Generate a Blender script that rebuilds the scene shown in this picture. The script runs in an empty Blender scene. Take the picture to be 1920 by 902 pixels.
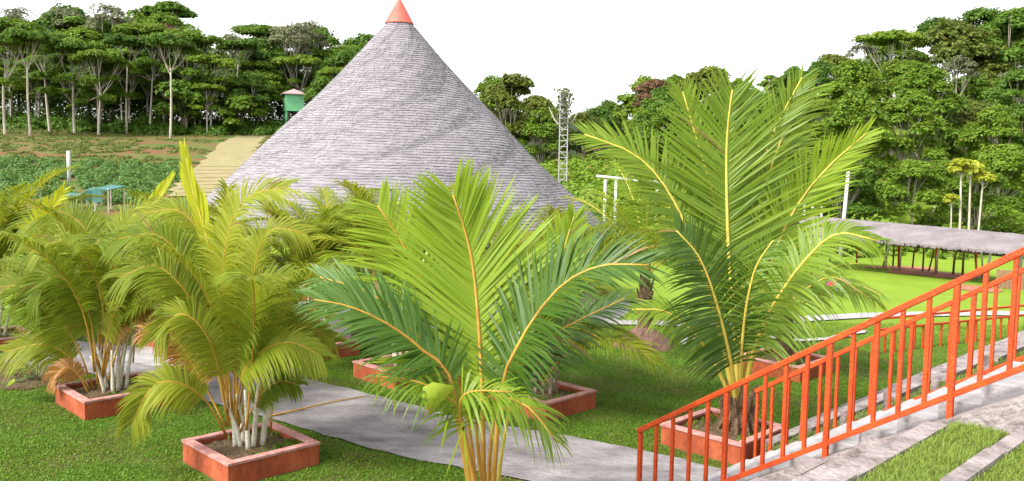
import bpy, math, random
import numpy as np
from mathutils import Vector, Matrix
R = math.radians
sc = bpy.context.scene
rnd = random.Random(7)
# ------------------------------------------------------------------ camera, sky, sun, exposure
FPX, PITCH, ROLL, CAMZ = 1600.0, math.atan(131/1600.0), R(1.0), 3.2
cd = bpy.data.cameras.new('camera'); cam = bpy.data.objects.new('camera', cd); sc.collection.objects.link(cam)
cd.sensor_width = 36; cd.lens = 36*FPX/1920; cd.clip_end = 3000; cd.clip_start = 0.05
CM = Matrix.Rotation(math.pi/2-PITCH, 3, 'X') @ Matrix.Rotation(ROLL, 3, 'Z')
cam.matrix_world = Matrix.Translation((0, 0, CAMZ)) @ CM.to_4x4()
sc.camera = cam
SUN_EL, SUN_DIR = R(48), Vector((-0.80, -0.58, 0)).normalized()
w = bpy.data.worlds.new('World'); sc.world = w; w.use_nodes = True
nt = w.node_tree; nt.nodes.clear()
sky = nt.nodes.new('ShaderNodeTexSky'); sky.sky_type = 'NISHITA'; sky.sun_disc = False
sky.sun_elevation = SUN_EL; sky.sun_rotation = math.atan2(SUN_DIR.x, SUN_DIR.y)
sky.air_density = 1.0; sky.dust_density = 2.0; sky.ozone_density = 1.0
hs = nt.nodes.new('ShaderNodeHueSaturation'); hs.inputs['Saturation'].default_value = 0.12
bg = nt.nodes.new('ShaderNodeBackground'); bg.inputs['Strength'].default_value = 0.15
ow = nt.nodes.new('ShaderNodeOutputWorld')
nt.links.new(sky.outputs[0], hs.inputs['Color']); nt.links.new(hs.outputs[0], bg.inputs[0]); nt.links.new(bg.outputs[0], ow.inputs[0])
sl = bpy.data.lights.new('sun', 'SUN'); sl.energy = 1.5; sl.angle = R(10); sl.color = (1, .95, .86)
so = bpy.data.objects.new('sun', sl); sc.collection.objects.link(so)
sd = Vector((SUN_DIR.x*math.cos(SUN_EL), SUN_DIR.y*math.cos(SUN_EL), math.sin(SUN_EL)))
so.rotation_euler = sd.to_track_quat('Z', 'Y').to_euler(); so.location = (-20, -10, 30)
sc.view_settings.view_transform = 'Standard'; sc.view_settings.look = 'None'
sc.view_settings.exposure = 1.72; sc.view_settings.gamma = 1
sc.render.engine = 'CYCLES'; sc.cycles.max_bounces = 7; sc.cycles.transparent_max_bounces = 8
sc.cycles.use_denoising = True

# ------------------------------------------------------------------ helpers
def ray(x, y): return CM @ Vector(((x-960)/FPX, -(y-451)/FPX, -1))
def G(x, y, z=0.0):                       # photograph pixel -> point on the level z
    r = ray(x, y); t = (z-CAMZ)/r.z; return Vector((r.x*t, r.y*t, z))
def D(x, y, Y):                           # photograph pixel -> point at distance Y
    r = ray(x, y); t = Y/r.y; return Vector((r.x*t, Y, CAMZ+r.z*t))
COL = sc.collection
def link(o, parent=None):
    COL.objects.link(o)
    if parent is not None: o.parent = parent
    return o
def tag(o, label=None, cat=None, group=None, kind=None):
    if label: o['label'] = label
    if cat: o['category'] = cat
    if group: o['group'] = group
    if kind: o['kind'] = kind
    return o
def empty(name, loc=(0, 0, 0), rz=0):
    o = bpy.data.objects.new(name, None); o.location = loc; o.rotation_euler = (0, 0, rz); o.empty_display_size = .1
    return link(o)
def mesh_np(name, V, F, mat=None, smooth=False):
    V = np.asarray(V, np.float32).reshape(-1, 3); me = bpy.data.meshes.new(name)
    if isinstance(F, np.ndarray):
        k = F.shape[1]; n = F.shape[0]; idx = F.astype(np.int32).ravel(); st = np.arange(0, n*k, k, dtype=np.int32)
    else:
        n = len(F); idx = np.array([i for f in F for i in f], np.int32)
        ln = np.array([len(f) for f in F]); st = np.concatenate(([0], np.cumsum(ln)[:-1])).astype(np.int32)
    me.vertices.add(len(V)); me.vertices.foreach_set('co', V.ravel())
    me.loops.add(len(idx)); me.loops.foreach_set('vertex_index', idx)
    me.polygons.add(n); me.polygons.foreach_set('loop_start', st)
    me.polygons.foreach_set('use_smooth', np.full(n, bool(smooth)))
    me.update(calc_edges=True); me.validate()
    if mat: me.materials.append(mat)
    return me
def obj(name, me, parent=None, loc=(0, 0, 0)):
    o = bpy.data.objects.new(name, me); o.location = loc
    return link(o, parent)
class MB:
    def __init__(s): s.v = []; s.f = []
    def add(s, vs, fs):
        b = len(s.v); s.v += [tuple(v) for v in vs]; s.f += [tuple(i+b for i in f) for f in fs]
    def prism(s, pts, z0, z1):            # pts ccw list of xy
        n = len(pts)
        s.add([(p[0], p[1], z0) for p in pts]+[(p[0], p[1], z1) for p in pts],
              [tuple(range(n-1, -1, -1)), tuple(range(n, 2*n))]+[(i, (i+1) % n, n+(i+1) % n, n+i) for i in range(n)])
    def bar(s, a, b, wx, wy, up=(0, 0, 1), ch=.12):       # chamfered square bar from a to b
        a = Vector(a); b = Vector(b); t = (b-a).normalized(); u = Vector(up)
        if abs(t.dot(u)) > .95: u = Vector((.707, -.707, 0))
        x = t.cross(u).normalized(); y = x.cross(t).normalized(); c = min(wx, wy)*ch
        pr = [(wx/2-c, wy/2), (-wx/2+c, wy/2), (-wx/2, wy/2-c), (-wx/2, -wy/2+c), (-wx/2+c, -wy/2), (wx/2-c, -wy/2), (wx/2, -wy/2+c), (wx/2, wy/2-c)]
        vs = [p+x*i+y*j for p in (a, b) for i, j in pr]
        s.add(vs, [tuple(range(7, -1, -1)), tuple(range(8, 16))]+[(i, (i+1) % 8, 8+(i+1) % 8, 8+i) for i in range(8)])
    def tube(s, pts, rad, k=7, caps=True):
        pts = [Vector(p) for p in pts]; n = len(pts); rad = [rad]*n if isinstance(rad, (int, float)) else rad
        b = len(s.v); ref = Vector((.31, .2, .93))
        for i, p in enumerate(pts):
            t = (pts[min(i+1, n-1)]-pts[max(i-1, 0)]).normalized()
            rr = ref if abs(t.dot(ref)) < .9 else Vector((1, 0, .1))
            x = t.cross(rr).normalized(); y = t.cross(x)
            for j in range(k):
                a = 2*math.pi*j/k; s.v.append(tuple(p+(x*math.cos(a)+y*math.sin(a))*rad[i]))
        for i in range(n-1):
            for j in range(k):
                s.f.append((b+i*k+j, b+i*k+(j+1) % k, b+(i+1)*k+(j+1) % k, b+(i+1)*k+j))
        if caps:
            s.f.append(tuple(b+j for j in range(k-1, -1, -1))); s.f.append(tuple(b+(n-1)*k+j for j in range(k)))
    def mesh(s, name, mat, smooth=False): return mesh_np(name, s.v, s.f, mat, smooth)
    def build(s, name, mat, parent=None, loc=(0, 0, 0), smooth=False): return obj(name, s.mesh(name, mat, smooth), parent, loc)
def catmull(P, n):
    P = [Vector(p) for p in P]; P = [P[0]*2-P[1]]+P+[P[-1]*2-P[-2]]; out = []
    m = len(P)-3
    for i in range(n):
        u = i/(n-1)*m; k = min(int(u), m-1); t = u-k; a, b, c, d = P[k:k+4]
        out.append(.5*((2*b)+(c-a)*t+(2*a-5*b+4*c-d)*t*t+(3*b-a-3*c+d)*t**3))
    return out

# ------------------------------------------------------------------ materials
def mat(name, c1, c2=None, scale=6, rough=.8, bump=0, bscale=None, stretch=(1, 1, 1), c3=None, spec=.3, coord='Object', detail=6):
    m = bpy.data.materials.new(name); m.use_nodes = True; N = m.node_tree.nodes; L = m.node_tree.links
    p = N['Principled BSDF']; p.inputs['Roughness'].default_value = rough; p.inputs['Specular IOR Level'].default_value = spec
    p.inputs['Base Color'].default_value = (*c1, 1)
    if c2 is None and not bump: return m
    tc = N.new('ShaderNodeTexCoord'); mp = N.new('ShaderNodeMapping'); mp.inputs['Scale'].default_value = stretch
    L.new(tc.outputs[coord], mp.inputs[0])
    if c2 is not None:
        nz = N.new('ShaderNodeTexNoise'); nz.inputs['Scale'].default_value = scale; nz.inputs['Detail'].default_value = detail; nz.inputs['Roughness'].default_value = .65
        L.new(mp.outputs[0], nz.inputs['Vector'])
        cr = N.new('ShaderNodeValToRGB'); e = cr.color_ramp.elements
        e[0].position = .34; e[0].color = (*c1, 1); e[1].position = .66; e[1].color = (*c2, 1)
        if c3 is not None: q = e.new(.5); q.color = (*c3, 1)
        L.new(nz.outputs['Fac'], cr.inputs[0]); L.new(cr.outputs[0], p.inputs['Base Color'])
    if bump:
        nb = N.new('ShaderNodeTexNoise'); nb.inputs['Scale'].default_value = bscale or scale*4; nb.inputs['Detail'].default_value = 8
        L.new(mp.outputs[0], nb.inputs['Vector'])
        bp = N.new('ShaderNodeBump'); bp.inputs['Strength'].default_value = bump; bp.inputs['Distance'].default_value = .05
        L.new(nb.outputs['Fac'], bp.inputs['Height']); L.new(bp.outputs[0], p.inputs['Normal'])
    return m
def leafmat(name, c1, c2, trans=.35, rough=.45, spec=.35, island=True, tr_tint=1.25, dry=.012):
    m = bpy.data.materials.new(name); m.use_nodes = True; N = m.node_tree.nodes; L = m.node_tree.links
    p = N['Principled BSDF']; p.inputs['Roughness'].default_value = rough; p.inputs['Specular IOR Level'].default_value = spec
    cr = N.new('ShaderNodeValToRGB'); e = cr.color_ramp.elements; e[0].color = (*c1, 1); e[1].color = (*c2, 1)
    g = N.new('ShaderNodeNewGeometry'); oi = N.new('ShaderNodeObjectInfo')
    mx = N.new('ShaderNodeMix'); mx.data_type = 'FLOAT'; mx.inputs[0].default_value = .5
    L.new(g.outputs['Random Per Island'], mx.inputs[2]); L.new(oi.outputs['Random'], mx.inputs[3])
    L.new(mx.outputs[0], cr.inputs[0])
    gt = N.new('ShaderNodeMath'); gt.operation = 'GREATER_THAN'; gt.inputs[1].default_value = 1-dry; L.new(g.outputs['Random Per Island'], gt.inputs[0])
    dm = N.new('ShaderNodeMix'); dm.data_type = 'RGBA'; dm.inputs[7].default_value = (.24, .15, .05, 1); L.new(gt.outputs[0], dm.inputs[0]); L.new(cr.outputs[0], dm.inputs[6])
    L.new(dm.outputs[2], p.inputs['Base Color'])
    tb = N.new('ShaderNodeBsdfTranslucent'); ms = N.new('ShaderNodeMixShader'); ms.inputs[0].default_value = trans
    hv = N.new('ShaderNodeHueSaturation'); hv.inputs['Value'].default_value = tr_tint; hv.inputs['Hue'].default_value = .485
    L.new(dm.outputs[2], hv.inputs['Color']); L.new(hv.outputs[0], tb.inputs[0])
    L.new(p.outputs[0], ms.inputs[1]); L.new(tb.outputs[0], ms.inputs[2]); L.new(ms.outputs[0], N['Material Output'].inputs[0])
    return m
M = dict(
 orange=mat('orange_paint', (.40, .042, .006), (.54, .070, .010), 6, .55, .3, 50, c3=(.49, .056, .008)),
 brick=mat('terracotta_paint', (.20, .045, .018), (.38, .095, .038), 5, .75, .3, 40, c3=(.30, .062, .022), stretch=(1, 1, .5)),
 rim=mat('weathered_skylit_rim', (.33, .12, .10), (.50, .29, .27), 8, .75, .2, 40),  # weathered pink; sky light on the top faces is painted in as paler colour
 soil=mat('soil', (.075, .045, .025), (.15, .10, .055), 14, .95, .9, 40),
 concrete=mat('concrete', (.125, .112, .116), (.28, .258, .264), 1.6, .85, .6, 14, c3=(.205, .188, .193), stretch=(1, 1.8, 1)),
 stepc=mat('step_concrete', (.25, .235, .24), (.40, .385, .385), 4, .85, .3, 30),
 kerb=mat('kerb_stone', (.13, .11, .10), (.33, .29, .285), 5, .9, .7, 24, c3=(.26, .22, .215)),
 white=mat('white_paint', (.50, .47, .49), (.58, .55, .57), 5, .6, .1, 30),
 greypost=mat('grey_post', (.30, .28, .29), (.38, .36, .37), 5, .7),
 thatch=mat('thatch', (.165, .150, .168), (.265, .245, .262), 2.2, .95, .3, 22, stretch=(1, 1, 6), c3=(.228, .208, .224)),
 straw=mat('straw', (.19, .178, .19), (.27, .255, .265), 3, .9),
 redtin=mat('red_tin', (.52, .085, .06), (.60, .13, .09), 4, .6),
 wood=mat('wood', (.16, .09, .05), (.26, .16, .09), 6, .85, .4, 20, stretch=(4, 4, 1)),
 redpost=mat('red_post', (.55, .05, .025), (.62, .08, .04), 5, .6),
 greenpaint=mat('green_paint', (.14, .42, .20), (.18, .48, .25), 3, .6),
 tinroof=mat('tin_roof', (.32, .22, .21), (.42, .31, .29), 2, .6),
 teal=mat('teal_tarp', (.025, .10, .085), (.045, .15, .13), 3, .6),
 bark=mat('pale_bark', (.34, .29, .23), (.52, .47, .40), 2.5, .9, .4, 8, stretch=(3, 3, 1)),
 darkbark=mat('brown_bark', (.16, .12, .085), (.28, .22, .16), 2.5, .9, .4, 8),
 cane=mat('pale_cane', (.42, .40, .30), (.66, .63, .52), 5, .6, .3, 24, stretch=(.6, .6, 5)),
 fibre=mat('palm_fibre', (.10, .06, .035), (.24, .16, .09), 18, .95, .8, 50),
 rachis_o=mat('orange_rachis', (.36, .17, .03), (.50, .30, .05), 5, .5),
 rachis_y=mat('yellow_rachis', (.46, .36, .05), (.58, .46, .09), 5, .45),
 areca=leafmat('areca_leaf', (.11, .185, .010), (.31, .335, .026), .46, .5, .2),
 arecay=leafmat('yellow_leaf', (.38, .42, .012), (.50, .52, .02), .4),
 areca_dry=leafmat('dry_leaf', (.30, .13, .03), (.42, .22, .05), .25),
 coco=leafmat('coconut_leaf', (.075, .16, .012), (.22, .31, .024), .4, .42, .3),
 coco_light=leafmat('young_coconut_leaf', (.20, .32, .02), (.34, .43, .035), .45, .42, .3),
 coco_dark=leafmat('dark_coconut_leaf', (.022, .07, .007), (.075, .14, .011), .22, .42, .3),
 coco_blue=leafmat('bluish_coconut_leaf', (.05, .12, .014), (.10, .19, .028), .25, .42, .35),
 grass=leafmat('grass_blade', (.06, .135, .009), (.15, .24, .02), .38, .6, .2),
 grass_l=leafmat('long_grass_blade', (.13, .22, .025), (.27, .34, .07), .35, .6, .2),
 bush=leafmat('bush_leaf', (.04, .115, .016), (.10, .20, .03), .3, .5),
)
CROWN = [leafmat('crown_leaf_a', (.034, .092, .009), (.125, .225, .022), .34, .55, .25),
         leafmat('crown_leaf_b', (.056, .13, .009), (.20, .30, .024), .34, .55, .25),
         leafmat('crown_leaf_c', (.055, .092, .012), (.18, .215, .03), .34, .55, .25),
         leafmat('crown_leaf_pale', (.10, .12, .055), (.20, .21, .11), .25, .6, .2),
         leafmat('crown_leaf_brown', (.10, .055, .03), (.17, .10, .05), .2, .6, .2),
         leafmat('crown_leaf_yellow', (.26, .30, .02), (.42, .44, .04), .3, .5, .3)]
def lawn_mat():
    m = bpy.data.materials.new('lawn'); m.use_nodes = True; N = m.node_tree.nodes; L = m.node_tree.links
    p = N['Principled BSDF']; p.inputs['Roughness'].default_value = .95; p.inputs['Specular IOR Level'].default_value = .1
    tc = N.new('ShaderNodeTexCoord')
    def noise(s, d=6):
        n = N.new('ShaderNodeTexNoise'); n.inputs['Scale'].default_value = s; n.inputs['Detail'].default_value = d; n.inputs['Roughness'].default_value = .65
        L.new(tc.outputs['Object'], n.inputs['Vector']); return n
    def ramp(a, ca, b, cb, src):
        r = N.new('ShaderNodeValToRGB'); e = r.color_ramp.elements; e[0].position = a; e[0].color = (*ca, 1); e[1].position = b; e[1].color = (*cb, 1)
        L.new(src, r.inputs[0]); return r
    green = ramp(.35, (.04, .10, .010), .65, (.085, .16, .016), noise(3.5).outputs['Fac'])
    soil = ramp(.3, (.10, .055, .035), .7, (.17, .095, .06), noise(6).outputs['Fac'])
    patch = ramp(.46, (0, 0, 0), .60, (1, 1, 1), noise(.9, 9).outputs['Fac'])
    mx = N.new('ShaderNodeMix'); mx.data_type = 'RGBA'
    # near lawn is patchy moss and soil; farther turf is even yellow green, sunlit brightness painted in
    sx = N.new('ShaderNodeSeparateXYZ'); L.new(tc.outputs['Object'], sx.inputs[0])
    far = N.new('ShaderNodeMapRange'); far.inputs[1].default_value = 14; far.inputs[2].default_value = 20; L.new(sx.outputs['Y'], far.inputs[0])
    inv = N.new('ShaderNodeMath'); inv.operation = 'MULTIPLY_ADD'; inv.inputs[1].default_value = -.55; inv.inputs[2].default_value = .55; L.new(far.outputs[0], inv.inputs[0])
    pm = N.new('ShaderNodeMath'); pm.operation = 'MULTIPLY'; L.new(patch.outputs[0], pm.inputs[0]); L.new(inv.outputs[0], pm.inputs[1])
    turf = ramp(.3, (.15, .24, .020), .7, (.20, .29, .030), noise(.5).outputs['Fac'])
    mt = N.new('ShaderNodeMix'); mt.data_type = 'RGBA'; L.new(far.outputs[0], mt.inputs[0]); L.new(green.outputs[0], mt.inputs[6]); L.new(turf.outputs[0], mt.inputs[7])
    L.new(pm.outputs[0], mx.inputs[0]); L.new(mt.outputs[2], mx.inputs[6]); L.new(soil.outputs[0], mx.inputs[7])
    # sloping field on the left: dry grass and red soil furrows beyond the bushes
    fmap = N.new('ShaderNodeMapping'); fmap.inputs['Scale'].default_value = (.07, .16, 0); L.new(tc.outputs['Object'], fmap.inputs[0])
    fn = N.new('ShaderNodeTexNoise'); fn.inputs['Scale'].default_value = 1.6; fn.inputs['Detail'].default_value = 9; fn.inputs['Roughness'].default_value = .7; L.new(fmap.outputs[0], fn.inputs['Vector'])
    fcol = N.new('ShaderNodeValToRGB'); e = fcol.color_ramp.elements
    e[0].position = .38; e[0].color = (.06, .11, .018, 1); e[1].position = .58; e[1].color = (.17, .075, .04, 1); q = e.new(.47); q.color = (.095, .12, .03, 1)
    L.new(fn.outputs['Fac'], fcol.inputs[0])
    fy = N.new('ShaderNodeMapRange'); fy.inputs[1].default_value = 30; fy.inputs[2].default_value = 38; L.new(sx.outputs['Y'], fy.inputs[0])
    fx = N.new('ShaderNodeMapRange'); fx.inputs[1].default_value = 3; fx.inputs[2].default_value = -3; L.new(sx.outputs['X'], fx.inputs[0])
    fm = N.new('ShaderNodeMath'); fm.operation = 'MULTIPLY'; L.new(fy.outputs[0], fm.inputs[0]); L.new(fx.outputs[0], fm.inputs[1])
    m2 = N.new('ShaderNodeMix'); m2.data_type = 'RGBA'; L.new(fm.outputs[0], m2.inputs[0]); L.new(mx.outputs[2], m2.inputs[6]); L.new(fcol.outputs[0], m2.inputs[7])
    # ground turns dark green under the wood
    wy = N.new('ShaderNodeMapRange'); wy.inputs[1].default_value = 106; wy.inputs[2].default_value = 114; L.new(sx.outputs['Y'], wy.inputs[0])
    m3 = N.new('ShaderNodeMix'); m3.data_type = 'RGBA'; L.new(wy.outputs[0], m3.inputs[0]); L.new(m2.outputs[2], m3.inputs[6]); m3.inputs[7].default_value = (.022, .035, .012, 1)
    L.new(m3.outputs[2], p.inputs['Base Color'])
    bp = N.new('ShaderNodeBump'); bp.inputs['Strength'].default_value = .8; bp.inputs['Distance'].default_value = .05
    L.new(noise(22, 8).outputs['Fac'], bp.inputs['Height']); L.new(bp.outputs[0], p.inputs['Normal'])
    return m
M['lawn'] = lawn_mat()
M['field'] = leafmat('field_weed', (.06, .10, .015), (.15, .17, .035), .3, .6, .2)

# ------------------------------------------------------------------ ground
def sst(a, b, x):
    t = np.clip((x-a)/(b-a), 0, 1); return t*t*(3-2*t)
def terrain(x, y):
    x = np.asarray(x, float); y = np.asarray(y, float); a = x/np.maximum(y, 1)
    yl = np.maximum(y-26, 0)
    left = np.minimum(yl, 84)*.0857+np.minimum(np.maximum(y-110, 0), 40)*.10
    mid = yl*.040+np.maximum(y-75, 0)*.03
    right = -1.86*sst(21, 38, y)+np.minimum(np.maximum(y-56, 0), 84)*.205
    f1 = sst(-.13, 0, a); f2 = sst(.10, .30, a)
    z = left*(1-f1)+mid*f1*(1-f2)+right*f1*f2
    z = z+.25*np.sin(x*.11)*np.sin(y*.09+1)*sst(35, 70, y)
    return np.minimum(z, 60)
def TZ(x, y): return float(terrain(x, y))
ys = np.concatenate((np.arange(-40, 20, 2.0), np.arange(20, 130, 2.5), np.arange(130, 700, 25)))
xs = np.concatenate((np.arange(-700, -130, 30), np.arange(-130, 150, 3.0), np.arange(150, 701, 30)))
XX, YY = np.meshgrid(xs, ys); ZZ = terrain(XX, YY)
nx, ny = len(xs), len(ys)
ii = np.arange((ny-1)*nx).reshape(ny-1, nx)[:, :-1].ravel()
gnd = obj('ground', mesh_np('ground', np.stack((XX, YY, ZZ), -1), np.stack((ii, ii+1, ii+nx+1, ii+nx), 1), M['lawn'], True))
tag(gnd, kind='structure')
def strip(name, cl, width, mt, dz=.012, n=40, follow=False, rough=.06, seed=1):
    r2 = random.Random(seed); c = catmull(cl, n); V = []; F = []
    wd = width if isinstance(width, (list, tuple)) else [width]*2
    for i, p in enumerate(c):
        t = (c[min(i+1, n-1)]-c[max(i-1, 0)]); t.z = 0; t.normalize(); s = Vector((-t.y, t.x, 0))
        ww = wd[0]+(wd[-1]-wd[0])*i/(n-1)
        for k in (.5, .17, -.17, -.5):
            q = p+s*(ww*k+(r2.uniform(-rough, rough) if abs(k) == .5 else 0))
            V.append((q.x, q.y, TZ(q.x, q.y)+dz))
    for i in range(n-1):
        for j in range(3):
            b = i*4+j; F.append((b, b+1, b+5, b+4))
    return obj(name, mesh_np(name, V, [f[::-1] for f in F], mt))
pth = strip('path', [(2.6, 7.7, 0), (1.55, 8.65, 0), (.4, 9.35, 0), (-1.0, 10.1, 0), (-2.6, 11.3, 0), (-4.2, 12.4, 0), (-6.2, 13.6, 0), (-9, 14.6, 0)], [1.5, 1.75], M['concrete'], .02, 60, rough=.025)
tag(pth, kind='structure')
for i, (cl, wdt) in enumerate([([(-6.2, 13.6, 0), (-5.6, 14.6, 0), (-4.6, 15.6, 0)], 1.4),
                               ([G(1060, 606), G(1180, 606), G(1330, 610), G(1480, 602), G(1640, 592), G(1800, 590), G(2000, 588)], .55),
                               ([G(1440, 634), G(1500, 640), G(1560, 636), G(1620, 622)], .22)]):
    q = strip('path', cl, wdt, M['stepc'], .024+.004*i, 36, rough=.04, seed=i+3); tag(q, kind='structure')
HUT = Vector((-2.82, 21.0, 0)); HR = 5.05
def ring(name, c, r0, r1, z, mt, n=72):
    V = []; F = []
    for i in range(n):
        a = 2*math.pi*i/n
        for r in (r0, r1): V.append((c.x+r*math.cos(a), c.y+r*math.sin(a), z))
    for i in range(n): F.append((2*i, 2*i+1, 2*((i+1) % n)+1, 2*((i+1) % n)))
    return obj(name, mesh_np(name, V, F, mt))
tag(ring('pavement', HUT, 3.5, 5.75, .016, M['stepc']), kind='structure')
# tan cart track climbing the field, with low earth steps
trk = [(-15.8, 44, 0), (-18.8, 54, 0), (-23.2, 70, 0), (-28.2, 88, 0), (-33, 108, 0)]
M['track'] = mat('track_earth', (.21, .15, .08), (.28, .22, .12), 1.2, .95, .4, 10, c3=(.22, .20, .08))
tk = strip('path', trk, 3.9, M['track'], .06, 40, rough=.25, seed=9); tag(tk, kind='structure')
M['riser'] = mat('earth_riser', (.19, .135, .075), (.25, .19, .10), 3, .95)
tc_ = catmull(trk, 60)
for i in range(2, 26, 3):
    p = tc_[i]; t = (tc_[i+1]-p).normalized(); s = Vector((-t.y, t.x, 0)); b = MB()
    a_ = p+s*1.6; c_ = p-s*1.55
    b.bar((a_.x, a_.y, TZ(a_.x, a_.y)+.05), (c_.x, c_.y, TZ(c_.x, c_.y)+.05), .3, .07); b.build('earth_step', M['riser'], tk)

# ------------------------------------------------------------------ terraced bank, stairs, railings
U = Vector((.7071, -.7071, 0)); NV = Vector((.7071, .7071, 0))
def SN(s, n, z): return U*s+NV*n+Vector((0, 0, z))
S0, RUN, RISE, NL = -4.5, .43, .26, 7
STOP = S0+NL*RUN; ZTOP = NL*RISE
N_NEAR, N_FAR = 6.19, 8.25
M['bankgrass'] = mat('bank_grass', (.09, .12, .03), (.17, .15, .11), 4, .95, .9, 30, c3=(.11, .15, .035))
bk = MB()
def bank_block(n0, n1, dz=0):
    for k in range(NL):
        a = S0+k*RUN+.06; b = S0+(k+1)*RUN+.06
        bk.prism([(SN(s, n, 0).x, SN(s, n, 0).y) for s, n in ((a, n0), (b, n0), (b, n1), (a, n1))], -.1, (k+1)*RISE+dz)
DZN = -.24
bank_block(.2, N_NEAR-.14, DZN); bank_block(N_FAR+.16, 24)
bk.prism([(SN(s, n, 0).x, SN(s, n, 0).y) for s, n in ((STOP+.06, N_NEAR+.13), (STOP+7, N_NEAR+.13), (STOP+7, 24), (STOP+.06, 24))], -.1, ZTOP-.003)
bk.prism([(SN(s, n, 0).x, SN(s, n, 0).y) for s, n in ((STOP+.06, -8), (STOP+7, -8), (STOP+7, N_NEAR+.13), (STOP+.06, N_NEAR+.13))], -.1, ZTOP+DZN-.003)
bank = tag(bk.build('embankment', M['bankgrass']), kind='structure')
r3 = random.Random(4)
def kerbs(n0, n1, dz=0):
    for k in range(NL):
        n = n0+.03
        while n < n1-.3:
            ln = min(r3.uniform(.9, 1.4), n1-.03-n); sk = S0+k*RUN+r3.uniform(-.012, .012); b = MB()
            z1 = (k+1)*RISE+r3.uniform(.03, .055)+dz
            b.prism([(SN(s, m, 0).x, SN(s, m, 0).y) for s, m in ((sk-.02, n), (sk+.11, n), (sk+.11, n+ln-.02), (sk-.02, n+ln-.02))], k*RISE-.06+min(dz, 0)*(k > 0), z1)
            b.build('kerb_stone', M['kerb'], bank); n += ln
kerbs(.9, N_NEAR-.15, DZN)
for k in range(4):                              # flush strips crossing the top of the bank
    n = .9; sk = STOP+.02+k*.36
    while n < N_NEAR-.25:
        ln = min(r3.uniform(.5, 1.1), N_NEAR-.12-n); b = MB(); j_ = r3.uniform(-.015, .015)
        b.prism([(SN(s, m, 0).x, SN(s, m, 0).y) for s, m in ((sk+j_, n), (sk+.10+j_, n), (sk+.10+j_, n+ln-.025), (sk+j_, n+ln-.025))], ZTOP+DZN-.1, ZTOP+DZN+r3.uniform(.03, .05)); b.build('kerb_stone', M['kerb'], bank); n += ln
kerbs(N_FAR+.18, 21)
st = empty('stairway', SN(S0, N_NEAR, 0)); tag(st, 'pale concrete stairs climbing between the two orange railings', 'stairs')
NS = 11; sr = ZTOP/NS; rn = NL*RUN/NS
for i in range(NS):
    b = MB(); a = S0+i*rn; e = STOP+.05 if i == NS-1 else a+rn+.03
    b.prism([((SN(s, n, 0)-st.location).x, (SN(s, n, 0)-st.location).y) for s, n in ((a, N_NEAR+.13), (e, N_NEAR+.13), (e, N_FAR-.13), (a, N_FAR-.13))], 0 if i == 0 else (i-.6)*sr, (i+1)*sr)
    b.build('step', M['stepc'], st)
for nn in (N_NEAR, N_FAR):                      # sloped side kerbs that carry the railing posts
    b = MB(); w2 = .125
    P = [(S0-.1, 0), (S0-.1, .03), (STOP, ZTOP-.01), (STOP+.05, ZTOP-.01), (STOP+.05, ZTOP-.2), (STOP, ZTOP-.25), (S0+.4, 0)]
    vs = [SN(s, nn-w2, z)-st.location for s, z in P]+[SN(s, nn+w2, z)-st.location for s, z in P]; k = len(P)
    b.add(vs, [tuple(range(k)), tuple(range(2*k-1, k-1, -1))]+[((i+1) % k, i, k+i, k+(i+1) % k) for i in range(k)])
    b.build('side_kerb', M['kerb'], st)
SL = ZTOP/(NL*RUN)
def railing(nn, s0, s1, label, sp, post_every=5, off=0, to_ground=True):
    root = empty('stair_railing', SN(s0, nn, 0)); tag(root, label, 'railing', 'orange stair railings'); L0 = root.location
    zt = lambda s: -.06+SL*1.045*(s-S0)
    b = MB(); b.bar(SN(s0-.022, nn, zt(s0)+.93)-L0, SN(s1, nn, zt(s1)+.93)-L0, .05, .045); b.build('top_rail', M['orange'], root)
    b = MB(); b.bar(SN(s0, nn, zt(s0)+.15)-L0, SN(s1, nn, zt(s1)+.15)-L0, .034, .04); b.build('bottom_rail', M['orange'], root)
    s = s0; i = 0
    while s < s1:
        isp = (i % post_every == off)
        z0 = zt(s)-.12 if isp else zt(s)+.135
        b = MB(); wd = .040 if isp else .030
        b.bar(SN(s, nn, z0)-L0, SN(s, nn, zt(s)+.918)-L0, wd, wd, up=U); b.build('post' if isp else 'baluster', M['orange'], root)
        s += sp; i += 1
    return root
railing(N_NEAR, S0, STOP+.55, 'near orange metal stair railing rising across the lower corner', .172)
railing(N_FAR, S0+.02, STOP+.5, 'far orange metal stair railing seen through the near one', .172, off=2)
# low fence farther along the foot of the bank
lf = empty('low_railing', G(1640, 662)); tag(lf, 'low orange railing standing on the lawn beyond the stairs', 'railing')
a = G(1640, 664); e = G(1990, 622); L0 = lf.location
for z, nm in ((.64, 'top_rail'), (.44, 'middle_rail')):
    b = MB(); b.bar(a-L0+Vector((0, 0, z)), e-L0+Vector((0, 0, z)), .04, .04); b.build(nm, M['orange'], lf)
nb = 22
for i in range(nb+1):
    p = a.lerp(e, i/nb)-L0; big = i % 4 == 0; b = MB()
    b.bar(p, p+Vector((0, 0, .62 if big else .43)), .05 if big else .034, .05 if big else .034, up=U); b.build('post' if big else 'baluster', M['orange'], lf)

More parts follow.
